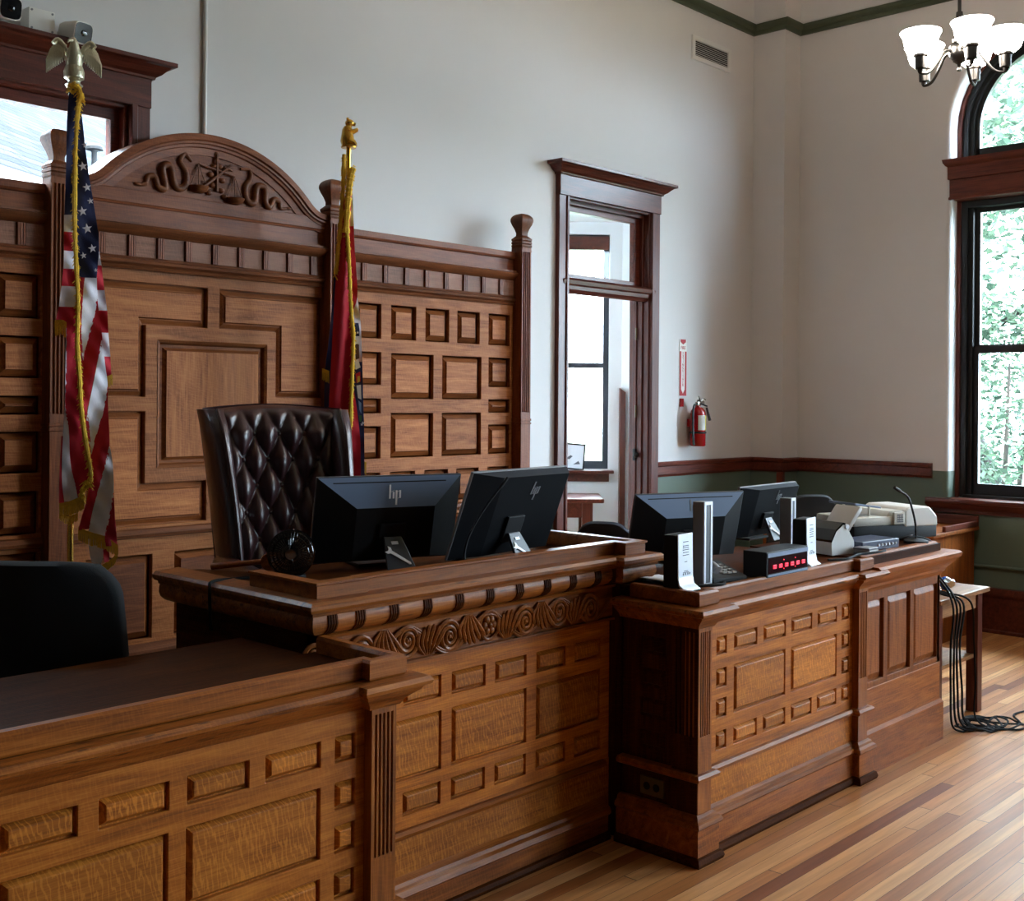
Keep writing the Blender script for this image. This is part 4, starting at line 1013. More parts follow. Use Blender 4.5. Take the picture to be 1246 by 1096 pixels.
strip(mb, 1, urows([(414, 124, 125.3), (445, 118.5, 129), (470, 113.5, 132), (500, 107.5, 127), (520, 105.5, 121), (540, 107, 115.5), (553, 109.5, 112)]), **fly)
strip(mb, 0, urows([(468, 131, 132.2), (500, 126.3, 132.6), (545, 113, 134.2), (570, 110, 128), (600, 108, 119.5), (625, 101, 112.5), (643, 96.5, 110)]), **fly)
strip(mb, 1, urows([(543, 133.4, 134.6), (565, 128.6, 138.5), (600, 119, 139.5), (625, 112.8, 135.5), (644, 109, 131.2), (651, 111, 129)]), **fly)
strip(mb, 0, urows([(598, 138.6, 139.6), (620, 135.4, 140.6), (650, 128.8, 143), (664, 130, 144.2)]), **fly)
strip(mb, 1, urows([(655, 108, 124), (675, 110.5, 127), (694, 116, 121)]), -.0, amp=.004)
strip(mb, 0, urows([(655, 124, 128), (672, 126.5, 134), (684, 128, 134)]), .0, amp=.004)
cl = mb.build('cloth', [REDC, WHITEC, NAVYC], F1, smooth=60, weld=False)
mb = MB()
for x, y, r in ((101.2, 206, 6), (106.2, 231, 5.6), (100.8, 260, 6.2), (106.6, 280.5, 6.6), (112.8, 304, 5.6), (102, 313, 4.4), (110.3, 247, 4.2), (117, 330, 2.6), (103.5, 180, 4)):
    p = U(x, y); star(mb, p[0], -.052-FO, p[1], r*US_S, .2)
mb.build('stars', WHITEC, cl, weld=False)
mb = MB()
cord(mb, [U(84, 108)[:2]+(.02,), U(96, 112)[:2]+(.03,), U(100, 126)[:2]+(.03,)], 0, .012)
cord(mb, [(*U(x, y)[:2], d) for x, y, d in ((99, 118, .035), (95, 140, .04), (92.3, 190, .045), (91.3, 262, .05), (92.5, 306, .05), (95.5, 370, .052), (94.8, 420, .052), (97.5, 460, .05), (100, 500, .05), (105.5, 540, .048), (110, 565, .048), (110.5, 584, .046), (102, 592, .044), (100.5, 606, .04))], 0, .0095)
fringe_band(mb, [(*U(67.5, 391)[:2], 0), (*U(78, 391)[:2], 0), (*U(86, 397)[:2], 0)], 0, .062, 22)
fringe_band(mb, [(*U(131, 458)[:2], 0), (*U(138, 455)[:2], 0)], .01, .045, 10)
fringe_band(mb, [(*U(73.2, 611)[:2], .02), (*U(85, 609)[:2], .022), (*U(104, 601)[:2], .02)], 0, .06, 40)
fringe_band(mb, [(*U(74, 622)[:2], 0), (*U(84, 628)[:2], -.01), (*U(96, 624)[:2], -.01)], 0, .03, 20)
fringe_band(mb, [(*U(96, 640)[:2], .02), (*U(112, 647)[:2], .022), (*U(130, 653)[:2], .022), (*U(145, 664)[:2], .02)], 0, .052, 52)
fringe_band(mb, [(*U(145, 664)[:2], .012), (*U(140, 678)[:2], .0), (*U(126, 688)[:2], -.005), (*U(115, 692)[:2], -.005)], 0, .035, 34)
mb.build('fringe', GOLDF, F1, weld=False)
# eagle
E0 = Vector((0, 0, 2.575))
mb = MB()
mb.lathe([(.0, 2.545), (.02, 2.545), (.022, 2.556), (.015, 2.562), (.015, 2.575), (.03, 2.582), (.036, 2.592), (.024, 2.602), (.026, 2.612), (.04, 2.62), (.042, 2.645), (.034, 2.67), (0, 2.672)], (0, 0, 0), 16)
mb.loops([[(cx_+rx*cos(t), cy_+ry*sin(t), z) for t in [2*pi*i/12 for i in range(12)]] for cx_, cy_, rx, ry, z in ((0, 0, .03, .022, 2.655), (0, 0, .034, .03, 2.69), (0, -.006, .031, .032, 2.72), (0, -.01, .02, .022, 2.748), (0, -.016, .016, .018, 2.762), (-.004, -.02, .015, .017, 2.774), (-.006, -.02, .008, .01, 2.784))])
mb.tube([(-.008, -.03, 2.77), (-.02, -.043, 2.765), (-.026, -.045, 2.753)], [.008, .006, .002], 8)
for s in (-1, 1):
    mb.tube([(s*.014, .0, 2.66), (s*.018, -.012, 2.63), (s*.016, -.024, 2.612)], [.012, .008, .006], 7)
    mb.tube(smoothpath([(s*.02, 0, 2.705), (s*.034, .004, 2.735), (s*.05, .002, 2.762), (s*.066, -.002, 2.772), (s*.08, -.006, 2.755)]), [.009]*8+[.012]*8+[.012]*8+[.011]*9, 8)
    for i in range(11):
        t = i/10; r = Vector((s*(.034+.052*t), .004, 2.738+.036*sin(pi*(.2+.7*t))-.012*t)); tip = Vector((s*(.036+.07*t**.9), -.008, 2.69-.058*t**.9))
        mb.tube([r, r.lerp(tip, .5)+Vector((s*.007, -.007, 0)), tip], [.0062, .006, .002], 6, flat=.5)
mb.build('eagle_finial', EAGLE, F1, smooth=50)

MO_S = .00417
def Q(px, py, d=0): return ((px-(425-.006*(py-180)))*MO_S*.99, 1.7+(484.5-py)*MO_S-.4)
def qrows(l): return [(Q(0, r[0])[1], Q(r[1], r[0])[0], Q(r[2], r[0])[0], *(r[3:])) for r in l]
F2 = thing('flag', 'red, white and blue state flag with gold fringe behind the leather chair', 'flag', (3.652, 4.6, .4), radians(-38.4))
mb = MB(); mb.tube([(0, 0, 0), (0, 0, 2.6)], .0125, 14); mb.build('pole', BRASS, F2, smooth=40)
mb = MB(); mb.lathe([(.0, 0), (.15, 0), (.15, .02), (.13, .035), (.05, .05), (.03, .09), (.0, .09)], (0, 0, 0), 28); mb.build('stand', BRASS, F2, smooth=40)
mb = MB()
strip(mb, 2, qrows([(255, 414, 424), (330, 408, 420), (400, 403, 415), (450, 397, 412), (500, 396, 412), (600, 398, 414)]), .03)
strip(mb, 0, qrows([(240, 418.5, 429), (300, 413.5, 426), (340, 410, 427), (380, 407.5, 428), (430, 405, 429.5), (480, 402.5, 428.5), (520, 401, 428), (600, 402, 428), (680, 403, 428)]), -.01, nx=10, amp=.014, k=70, skew=4)
strip(mb, 1, qrows([(228, 425, 430.5), (250, 426, 430.5), (268, 426, 431), (276, 427, 431)]), .0)
strip(mb, 0, qrows([(262, 424, 431), (300, 427, 432.5), (350, 428, 436), (366, 429, 435), (376, 429.5, 431.5)]), .006, amp=.004)
strip(mb, 1, qrows([(362, 434, 436.2), (376, 430.5, 438), (392, 430, 440), (402, 430, 440.5), (440, 430, 442)]), .012, amp=.004)
strip(mb, 2, qrows([(430, 430, 442), (470, 431, 443), (520, 433, 444.5), (560, 438, 445), (620, 439, 446), (680, 440, 446)]), .018, amp=.004)
strip(mb, 2, qrows([(393, 430.2, 437.5), (400, 430.2, 438.5), (409, 430.5, 438.5)]), .004, amp=.002)
strip(mb, 0, qrows([(468, 429, 431), (500, 429.5, 436), (540, 429.5, 440), (600, 429.5, 440.5), (680, 430, 441)]), -.004, amp=.006)
cl = mb.build('cloth', [REDC, WHITEC, NAVYC], F2, smooth=60, weld=False)
mb = MB()
def blob(mi, pts):
    mb.mi = mi; mb.face([(*(Q(x, y)[0],), -.016-FO, Q(x, y)[1]) for x, y in pts])
blob(1, [(432, 410), (438, 412), (439.5, 420), (434, 418), (432, 424)])
blob(2, [(433, 420), (438, 417), (438.5, 436), (434, 438)])
blob(1, [(433, 441), (437, 437), (440, 447), (434, 450)])
blob(0, [(434, 455), (439.5, 452), (440, 464), (435, 466)]); blob(3, [(436, 458), (439, 457), (439, 464), (436, 466)])
blob(1, [(435, 469), (440.5, 468), (441, 486), (437, 484)]); blob(4, [(437.5, 487), (441, 490), (441, 503), (438.5, 498)]); blob(5, [(438, 505), (441.5, 505), (441.5, 512), (439, 513)])
mb.build('seal', [REDC, WHITEC, BROWNC, YELLOW, BLUEC, GREENC], cl, weld=False)
mb = MB()
for x, y in ((436.5, 405), (441.5, 516), (443, 514)): p = Q(x, y); star(mb, p[0], -.02-FO, p[1], 2.1*MO_S)
mb.build('stars', WHITEC, cl, weld=False)
mb = MB()
cord(mb, [(*Q(x, y), d) for x, y, d in ((419.5, 190, .0), (419, 215, .006), (417.5, 245, .008), (414, 290, .01), (409.5, 335, .01))], 0, .012)
cord(mb, [(*Q(x, y), d) for x, y, d in ((430.5, 206, .01), (427, 222, .014), (424, 250, .016), (422, 285, .018))], 0, .018)
cord(mb, [(*Q(x, y), d) for x, y, d in ((421.5, 270, .02), (424.5, 300, .026), (426.5, 340, .03), (428.5, 380, .032), (431, 410, .034), (430, 450, .034), (429, 480, .034), (427.8, 519, .034))], 0, .0105)
fringe_band(mb, [(*Q(393.5, 449), .0), (*Q(402, 452), .0)], -.0, .06, 16)
fringe_band(mb, [(*Q(445, 562), .0), (*Q(447.5, 562), .0)], -.0, .06, 6)
mb.build('fringe', GOLDF, F2, weld=False)
mb = MB(); z = 2.575
mb.lathe([(0, z-.005), (.038, z-.005), (.04, z+.002), (.03, z+.008), (0, z+.008)], (0, 0, 0), 16)
mb.loops([[(cx_+rx*cos(t), ry*sin(t), z+h) for t in [2*pi*i/12 for i in range(12)]] for cx_, rx, ry, h in ((.0, .034, .03, .004), (-.006, .036, .032, .03), (-.006, .031, .029, .06), (-.008, .025, .025, .088), (-.004, .02, .02, .104))])
mb.sphere((.004, 0, z+.122), (.023, .019, .02), 12, 8); mb.tube([(.012, 0, z+.12), (.034, 0, z+.115)], [.013, .009], 8)
for s in (-1, 1):
    mb.sphere((-.006, s*.014, z+.141), .007, 8, 6); mb.tube([(.0, s*.022, z+.086), (.022, s*.02, z+.078), (.044, s*.01, z+.09)], [.011, .009, .008], 7); mb.tube([(.0, s*.026, z+.03), (.026, s*.022, z+.022), (.036, s*.02, z+.008)], [.018, .014, .01], 7)
mb.build('bear_finial', BRASS, F2, smooth=50)
# ------------------------------------------------------------------ chairs
def five_star(par, z0=.0, seat=.42, mat=BLACKP):
    mb = MB(); mb.tube([(0, 0, z0+.07), (0, 0, seat)], .028, 12); mb.lathe([(0, z0+.06), (.05, z0+.06), (.045, z0+.11), (.03, z0+.12), (0, z0+.12)]); mb.build('gas_column', mat, par, smooth=40)
    for i in range(5):
        a = 2*pi*i/5+.3
        mb = MB(); mb.tube([(.03*cos(a), .03*sin(a), z0+.09), (.3*cos(a), .3*sin(a), z0+.065)], [.024, .016], 8); l = mb.build('leg', mat, par, smooth=40)
        mb = MB(); c = (.3*cos(a), .3*sin(a), z0+.03)
        mb.lathe([(0, -.022), (.03, -.02), (.03, .02), (0, .022)], c, 14, 'x'); mb.build('caster', BLACKP, l, smooth=40)
C1 = thing('wingback_chair', 'tufted oxblood leather wingback chair behind the bench', 'chair', (2.815, 3.92, .4), radians(-18))
dx_, rw = .108, .108
def wid(t): return .20+.052*t                       # half width grows towards the top
def backpt(u, v):
    t = v; x = (u-.5)*2*wid(t); z = .44+(.83+.018*cos(pi*(u-.5)))*t
    y = .02+.17*t-.05*(abs(u-.5)*2)**3
    p = (z-.5)/(2*rw)+x/dx_; q = (z-.5)/(2*rw)-x/dx_
    h = (abs(sin(pi*p))*abs(sin(pi*q)))**.7
    edge = min(1, min(u, 1-u)*9, (1-v)*7)
    y -= .042*h*max(0, edge)+.018*edge
    if v > .93: k = (v-.93)/.07; y += .07*k*k; z -= .018*k*k
    return (x, y, z)
mb = MB(); mb.grid(backpt, 84, 100); mb.build('tufted_backrest', LEATHER, C1, smooth=80)
for j in range(0, 8):
    for i in range(-3, 4):
        z = .5+rw*j*1.0; x = dx_*(i+(0 if j % 2 == 0 else .5))*1.0
        t = (z-.44)/.84
        if abs(x) > wid(t)-.035 or not .0 < t < .93: continue
        u = x/(2*wid(t))+.5; y = .02+.17*t-.05*(abs(u-.5)*2)**3-.018
        mb = MB(); mb.sphere((x, y-.002, z), (.0105, .006, .0105), 10, 6); mb.build('button', LEATHER, C1, smooth=60)
mb = MB(); mb.grid(lambda u, v: ((u-.5)*2*(wid(v)+.05), .09+.175*v+.05*cos(pi*(u-.5))+(-.03 if v > .97 else 0), .3+(.955+.02*cos(pi*(u-.5)))*v), 20, 20); mb.build('back_shell', LEATHER, C1, smooth=60)
for s in (-1, 1):
    secs = []
    for k in range(15):
        t = k/14; z = .44+.81*t
        w = wid(t); fwd = .17+.05*sin(pi*min(1, t*1.15)) - (.075*max(0, (t-.86)/.14)**1.6)
        y0_ = .06+.17*t; thick = .036+.014*t; out = w+.016
        sec = []
        for a in range(16):   # rounded, elongated section: back end at the frame, front end rolled
            th = 2*pi*a/16; c, sn = cos(th), sin(th)
            sec.append((s*(out+thick*sn+.02*(1-c)*.5), y0_-(fwd)*(.5+.5*c)+.04*(1-c)*.5, z))
        secs.append(sec)
    mb = MB(); mb.loops(secs); mb.build('wing', LEATHER, C1, smooth=70)
    mb = MB(); mb.tube(smoothpath([(s*(wid(t)+.016), .06+.17*t-(.17+.05*sin(pi*min(1, t*1.15))-(.075*max(0, (t-.86)/.14)**1.6))-.004, .44+.81*t) for t in (0, .2, .4, .6, .8, .9, 1)]), .007, 8); mb.build('piping', LEATHER, C1, smooth=60)
    mb = MB()
    mb.loops([[(s*(.255+.045*cos(a)), y, .62+.045*sin(a)) for a in [2*pi*i/14 for i in range(14)]] for y in (.06, -.1, -.3, -.42)]); mb.box(s*.23 if s > 0 else -.285, s*.285 if s > 0 else -.23, -.4, .06, .3, .62); mb.build('arm', LEATHER, C1, smooth=50)
mb = MB(); mb.rbox(-.235, .235, -.46, .06, .33, .47, .04); mb.build('seat', LEATHER, C1, smooth=60)
mb = MB(); mb.rbox(-.24, .24, -.42, .1, .28, .34, .01); mb.build('seat_frame', LEATHER, C1, smooth=60)
five_star(C1, 0, .3, MAHO['z'])

def office_chair(loc, rot, label, fabric, top, halfw, group=None, flat=.35):
    c = thing('office_chair', label, 'chair', loc, rot, group)
    def prof(u, v, d):
        a = (u-.5)*2; z = .56+(top-.56)*v
        k = (1-max(0, (abs(2*v-1)-.0))**6*.5); x = a*halfw*(1-.1*(v-.4)**2)*(1-.22*max(0, (v-.86)/.14)**2-.12*max(0, (.12-v)/.12)**2)
        zz = z-(abs(a)**4)*flat*.12*max(0, (v-.6)/.4)
        return (x, .12+.1*v+.045*a*a*-1+.05*v*v*0+d, zz)
    mb = MB(); n = 22
    fr = [[prof(i/n, j/n, -.022) for i in range(n+1)] for j in range(n+1)]; bk = [[prof(i/n, j/n, .022) for i in range(n+1)] for j in range(n+1)]
    for g, in ((fr,), (bk,)):
        R = [[mb.v(p) for p in r] for r in g]
        for a, b in zip(R, R[1:]):
            for i in range(n): mb.f([a[i], a[i+1], b[i+1], b[i]])
    def rim(g): return [g[0][i] for i in range(n)]+[g[j][n] for j in range(n)]+[g[n][i] for i in range(n, 0, -1)]+[g[j][0] for j in range(n, 0, -1)]
    mid = [tuple((Vector(a)+Vector(b))/2+(Vector((a[0], 0, a[2]-(top+.56)/2)).normalized()*.012)) for a, b in zip(rim(fr), rim(bk))]
    mb.loops([rim(fr), mid, rim(bk)], False, False); mb.build('backrest', fabric, c, smooth=60)
    mb = MB(); mb.rbox(-halfw, halfw, -.3, .16, .44, .53, .035); mb.build('seat', fabric, c, smooth=60)
    mb = MB(); mb.tube([(0, .0, .42), (0, .2, .44), (0, .24, .6), (0, .2, .75)], .022, 8); mb.build('back_support', BLACKP, c, smooth=40)
    for s in (-1, 1):
        mb = MB(); mb.tube(smoothpath([(s*.2, .0, .43), (s*(halfw+.05), 0, .46), (s*(halfw+.06), .0, .66)]), .016, 8); mb.rbox(s*(halfw+.06)-.03, s*(halfw+.06)+.03, -.16, .1, .655, .69, .012); mb.build('armrest', BLACKP, c, smooth=40)
    five_star(c, 0, .44)
    return c
office_chair((1.64, 3.51, 0), RDIR+radians(178), 'black office chair behind the left foreground desk, cut by the frame edge', FABRIC, 1.2, .27, flat=.1)
office_chair((5.4, 4.28, 0), RDIR+radians(165), 'blue-black office chair in front of the open doorway', FABRICB, .985, .25, flat=1.4)
office_chair((6.75, 3.78, 0), RDIR+radians(190), 'black round-topped office chair behind the printer near the corner', FABRIC, 1.1, .26, flat=1.2)
# ------------------------------------------------------------------ monitors and desk things
def hp(mb, c, h, M):
    """slanted four-stroke logo"""
    s = h/1.0
    def bar(x0, z0, x1, z1, w): mb.prism([(x0, z0), (x0+w, z0), (x1+w, z1), (x1, z1)], 'y', -.0012, .001)
    k = .22
    def sl(x, z0, z1, w=.09): bar((x+k*z0)*s, z0*s, (x+k*z1)*s, z1*s, w*s)
    sl(-.30, -.22, .5); sl(-.10, -.22, .12); sl(.06, -.55, .2); sl(.26, -.2, .2)
    bar((-.22)*s, .11*s, (-.0)*s, .2*s, .04*s); bar(.15*s, .12*s, .32*s, .2*s, .04*s); bar(.12*s, -.22*s, .26*s, -.15*s, .04*s)
def monitor(loc, rot, W, H, tilt, label, gap=.02, bright=SLATE_SHEEN, wrench=True, pos=.0, flat=False):
    t = thing('monitor', label, 'monitor', loc, rot, 'monitors')
    TM = Matrix.Translation((0, 0, gap)) @ Matrix.Rotation(radians(tilt), 4, 'X')
    mb = MB(TM); mb.rbox(-W/2, W/2, 0, .012, 0, H, .003); mb.build('display_panel', GREYP if flat else DARKG, t)
    mb = MB(TM); mb.box(-W/2+.006, W/2-.006, .012, .0135, .012, H-.006); mb.build('screen', BLACKG, t)
    px0, px1, pz0, pz1, d = (-W*.24, W*.47, H*.05, H*.955, -.03) if flat else (-W*.25, W*.29, H*.08, H*.68, -.05)
    A = [(-W/2+.003, 0, .003), (W/2-.003, 0, .003), (W/2-.003, 0, H-.003), (-W/2+.003, 0, H-.003)]
    Bq = [(px0, d, pz0), (px1, d, pz0), (px1, d, pz1), (px0, d, pz1)]
    mb = MB(TM); mb.face(Bq)
    mb.face([A[0], A[1], Bq[1], Bq[0]]); mb.face([A[1], A[2], Bq[2], Bq[1]]); mb.face([A[3], A[0], Bq[0], Bq[3]])
    mb.mi = 1; mb.face([A[2], A[3], Bq[3], Bq[2]])  # upper facet paler than the shell: sky reflection put into its colour
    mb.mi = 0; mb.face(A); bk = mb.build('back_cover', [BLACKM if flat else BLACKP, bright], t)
    # vent slot and logo lying on the sloping upper facet
    e1 = (Vector(Bq[3])+Vector(Bq[2]))/2; e2 = (Vector(A[3])+Vector(A[2]))/2
    up = (e2-e1).normalized(); rt = Vector((1, 0, 0)); nrm = up.cross(rt).normalized()
    if nrm.y > 0: nrm = -nrm
    FM = TM @ Matrix(((1, -nrm.x, up.x, 0), (0, -nrm.y, up.y, 0), (0, -nrm.z, up.z, 0), (0, 0, 0, 1)))
    def on(mid): q = Matrix.Translation(mid+nrm*.0008); return TM @ q @ Matrix(((1, -nrm.x, up.x, 0), (0, -nrm.y, up.y, 0), (0, -nrm.z, up.z, 0), (0, 0, 0, 1)))
    if not flat: mb = MB(on(e1.lerp(e2, .82))); mb.box(-W*.4, W*.38, -.0006, .0, -.002, .002); mb.build('vent_slot', BLACKP, bk)
    lm = on(e1.lerp(e2, .42)+Vector((pos, 0, 0))) if not flat else TM @ Matrix.Translation((W*.13, d-.0008, H*.78))
    mb = MB(lm); hp(mb, None, .07, None); mb.build('logo', LOGO if wrench else GREYP, bk)
    # stand
    mb = MB(); mb.rbox(-.1, .1, -.02, .16, 0, .012, .004); mb.build('stand_base', BLACKP, t)
    q0 = TM @ Vector((0, d, H*.3)); mb = MB(); mb.tube([(0, .06, .04), (0, .03, .09), q0], .022, 10, flat=1.5); mb.build('stand_column', BLACKP, t, smooth=40)
    mb = MB(TM); mb.rbox(-.05, .05, d-.012, d, H*.2, H*.5, .004); mb.build('hinge', BLACKP, t)
    f0, f1 = Vector((0, q0.y-.02, .115)), Vector((.015, q0.y-.075, .004))
    mb = MB(); w0, w1 = .034, .056
    mb.loops([[f0+Vector((-w0, 0, 0)), f0+Vector((w0, 0, 0)), f0+Vector((w0, .012, 0)), f0+Vector((-w0, .012, 0))], [f1+Vector((-w1, 0, 0)), f1+Vector((w1, 0, 0)), f1+Vector((w1, .012, 0)), f1+Vector((-w1, .012, 0))]]); fo = mb.build('stand_foot', DARKG, t, bevel=.002)
    up = (f0-f1).normalized(); n2 = Vector((0, -up.z, up.y)); n2 = n2 if n2.y < 0 else -n2
    def fm(k, x=0): return Matrix.Translation(f1.lerp(f0, k)+n2*.0012+Vector((x, 0, 0))) @ Matrix(((1, -n2.x, up.x, 0), (0, -n2.y, up.y, 0), (0, -n2.z, up.z, 0), (0, 0, 0, 1)))
    mb = MB(fm(.8)); mb.rbox(-.013, .013, -.002, .0, -.006, .006, .0009); mb.build('badge', SILVER, fo)
    mb = MB(fm(.38) @ Matrix.Rotation(radians(38), 4, 'Y'))
    mb.prism([(-.03, -.006), (.045, -.005), (.05, 0), (.045, .005), (-.03, .006), (-.038, .014), (-.05, .013), (-.042, .004), (-.042, -.004), (-.05, -.013), (-.038, -.014)], 'y', -.003, 0); mb.build('wrench_emblem', LOGO, fo)
    mb = MB(TM); mb.lathe([(0, -.003), (.006, -.003), (.006, .003), (0, .003)], (0, d-.014, H*.27), 12, 'y'); mb.build('lock_slot', CHROME, t)
    return t
monitor((2.722, 3.212, 1.091), radians(-17.8), .56, .322, 14, 'black monitor with sky sheen painted on its sloping back in front of the leather chair', pos=.0)
monitor((3.10, 3.0, 1.091), radians(5.4), .57, .345, 21, 'second monitor on the bench, leaning far back, its silver edge toward the doorway', gap=.03, wrench=False, bright=NAVYP, flat=True)
monitor((4.213, 2.935, .987), radians(-20.8), .57, .30, 14, 'black monitor at the left of the clerk desk, sky sheen painted on its back, behind a grey tower', wrench=False)
monitor((5.155, 3.13, .993), radians(3), .60, .275, 16, 'flat black monitor at the far end of the clerk desk behind the LED clock', wrench=False, bright=NAVYP, flat=True)

G = thing('gavel', 'brown wooden gavel lying on the bench beside the small fan', 'gavel', (2.335, 3.33, 1.091), radians(30))
mb = MB(); mb.lathe([(0, -.06), (.026, -.06), (.03, -.052), (.03, -.03), (.022, -.026), (.022, -.018), (.027, -.014), (.027, .014), (.022, .018), (.022, .026), (.03, .03), (.03, .052), (.026, .06), (0, .06)], (0, 0, .045), 22, 'x'); mb.build('head', ORED['x'], G, smooth=40)
mb = MB(); mb.tube([(0, 0, .045), (0, .1, .03), (0, .24, .012)], [.008, .01, .012], 10); mb.build('handle', ORED['y'], G, smooth=40)
mb = MB(); mb.lathe([(0, 0), (.06, 0), (.06, .008), (.05, .015), (0, .015)], (0, 0, 0), 22); mb.build('sound_block', MAHO['x'], G, smooth=40)
Fn = thing('desk_fan', 'small round black desk fan at the left end of the bench', 'fan', (2.31, 3.20, 1.091), radians(-40))
mb = MB()
for k in range(5):
    r = .02+.0135*k; mb.tube([(r*cos(a), -.03+.012*(1-(r/.078)**2)*-1, .085+r*sin(a)) for a in [2*pi*i/40 for i in range(41)]], .0013, 5)
for i in range(40):
    a = 2*pi*i/40; mb.tube([(.018*cos(a), -.042, .085+.018*sin(a)), (.05*cos(a), -.038, .085+.05*sin(a)), (.077*cos(a), -.022, .085+.077*sin(a))], .0011, 4)
mb.lathe([(0, -.044), (.018, -.044), (.018, -.04), (0, -.04)], (0, 0, .085), 20, 'y'); mb.build('front_grille', BLACKG, Fn, smooth=40)
mb = MB(); mb.lathe([(.076, -.024), (.08, -.024), (.081, .0), (.074, .018), (.07, .02), (.072, .0), (.076, -.02)], (0, 0, .085), 40, 'y'); mb.build('ring', BLACKG, Fn, smooth=40)
for i in range(5):
    a = 2*pi*i/5; mb = MB(); mb.grid(lambda u, v: ((.015+.052*v)*cos(a+.9*u), -.012+.02*u-.01, .085+(.015+.052*v)*sin(a+.9*u)), 6, 5); mb.build('blade', GREYP, Fn, smooth=60)
mb = MB(); mb.lathe([(0, -.02), (.016, -.02), (.02, .02), (.014, .04), (0, .04)], (0, 0, .085), 16, 'y'); mb.lathe([(0, 0), (.05, 0), (.048, .012), (0, .014)], (0, .0, 0), 24); mb.tube([(0, .03, .01), (0, .035, .08)], .008); mb.build('base', BLACKP, Fn, smooth=40)

def gooseneck(loc, pts, label, r=.005, base=.05, name='microphone'):
    t = thing(name, label, 'microphone', loc)
    mb = MB(); mb.lathe([(0, 0), (base, 0), (base, .014), (base*.6, .022), (.012, .026), (0, .026)], (0, 0, 0), 24); mb.build('base', BLACKP, t, smooth=40)
    S = smoothpath(pts, 10); mb = MB(); mb.tube(S, r, 8); mb.build('gooseneck', BLACKP, t, smooth=40)
    d = (S[-1]-S[-3]).normalized(); mb = MB(); mb.tube([S[-1], S[-1]+d*.012, S[-1]+d*.05], [r*1.1, r*1.7, r*1.6], 10); mb.build('capsule', BLACKP, t, smooth=40)
    return t
gooseneck((2.79, 2.852, 1.091), [(0, 0, .02), (.0, .0, .08), (.015, -.01, .14), (.06, -.03, .22), (.12, -.05, .295)], 'thin gooseneck microphone in front of the leaning bench monitor', r=.0035, base=.035)
gooseneck((5.60, 2.475, .993), [(0, 0, .02), (-.01, 0, .1), (-.03, .01, .18), (-.055, .02, .235), (-.1, .035, .262)], 'bent gooseneck microphone at the far end of the clerk desk', r=.0055, base=.06)

def modem(loc, rot, label):
    t = thing('modem', label, 'modem', loc, rot, 'upright modems')
    mb = MB(); mb.rbox(-.056, .056, -.018, .04, .004, .212, .012); mb.build('body', BLACKP, t, smooth=50)
    mb = MB()
    prof = [(-.06, 0), (-.05, .0), (-.026, .02), (-.022, .05), (-.02, .214), (-.024, .214), (-.027, .05), (-.032, .024), (-.06, .006)]
    mb.prism(prof, 'x', -.052, .056); f = mb.build('face_stand', SILVER, t, bevel=.002)
    mb = MB(); r = random.Random(5)
    for z in (.2, .185, .178, .17, .16, .15, .125, .09, .085): w = r.uniform(.008, .022); mb.box(.002-w, .002+w, -.0275, -.0225, z-.018, z-.0155)
    for x in (-.02, -.004, .012, .026): mb.box(x, x+.008, -.0275, -.0225, .058, .066)
    mb.build('printed_text', INK, f); return t
modem((3.585, 2.505, .987), radians(4), 'upright silver-faced modem at the near corner of the clerk desk')
modem((4.475, 2.47, .987), radians(8), 'upright silver-faced modem to the right of the LED clock')
def tower(loc, rot, h, label):
    t = thing('slim_tower', label, 'tower', loc, rot, 'slim grey towers')
    mb = MB(); mb.rbox(-.028, .028, -.05, .0, 0, h, .003); mb.build('casing', GREYP, t)
    mb = MB(); frame_grid(mb, (-.028, .028, 0, h), [(-.016, .016, .012, h-.012)], -.054, .006); mb.build('rim', SILVER, t)
    mb = MB(); mb.box(-.017, .017, -.052, -.049, .011, h-.011); mb.build('dark_panel', DARKG, t); return t
tower((3.735, 2.53, .987), radians(0), .325, 'taller slim grey tower standing before the monitor with painted back sheen')
tower((4.56, 2.635, .987), radians(10), .285, 'shorter slim grey tower standing behind the LED clock')
K = thing('digital_clock', 'black digital clock with red LED display on the clerk desk', 'clock', (4.195, 2.45, .985))
mb = MB(); mb.rbox(-.165, .165, -.055, .055, .006, .112, .004); mb.build('case', BLACKP, K)
mb = MB(); mb.box(-.155, .155, -.0565, -.054, .024, .088); mb.build('lens', REDLENS, K)
mb = MB(); mb.box(-.16, .16, -.058, -.054, .09, .106); mb.box(-.16, .16, -.058, -.054, .012, .02); mb.build('bezel_strip', SLATE_SHEEN, K)
mb = MB()
for i in range(6):
    x = -.118+i*.046
    for z in (.045, .054):
        mb.box(x, x+.024, -.0585, -.0562, z-.003, z+.003)
    mb.box(x, x+.004, -.0585, -.0562, .044, .055); mb.box(x+.02, x+.024, -.0585, -.0562, .044, .055)
for x in (-.038, .054): mb.box(x, x+.004, -.0585, -.0562, .034, .038); mb.box(x, x+.004, -.0585, -.0562, .07, .074)
mb.build('digits', LED, K)
for i, (x, y, rz, lab) in enumerate(((3.66, 2.70, .4, 'topmost loose white sheet beside the near modem'), (3.72, 2.68, -.2, 'loose white sheet half under another beside the bench end'), (3.78, 2.62, .9, 'white sheet lying flat behind the near modem'))):
    mb = MB(Matrix.Translation((x, y, .992+.004*(2-i))) @ Matrix.Rotation(rz, 4, 'Z')); mb.grid(lambda u, v: (-.07+.14*u, -.1+.2*v, .012*sin(3*u+2*v)*(1 if i == 0 else .3)), 6, 6)
    o = mb.build('paper_sheet', PAPER, smooth=60); sd = o.modifiers.new('thick', 'SOLIDIFY'); sd.thickness = .0008; tag(o, lab, 'paper', 'loose papers')
T = thing('desk_phone', 'black desk telephone with grey handset between tower and clock', 'telephone', (3.90, 2.56, .987), radians(-15))
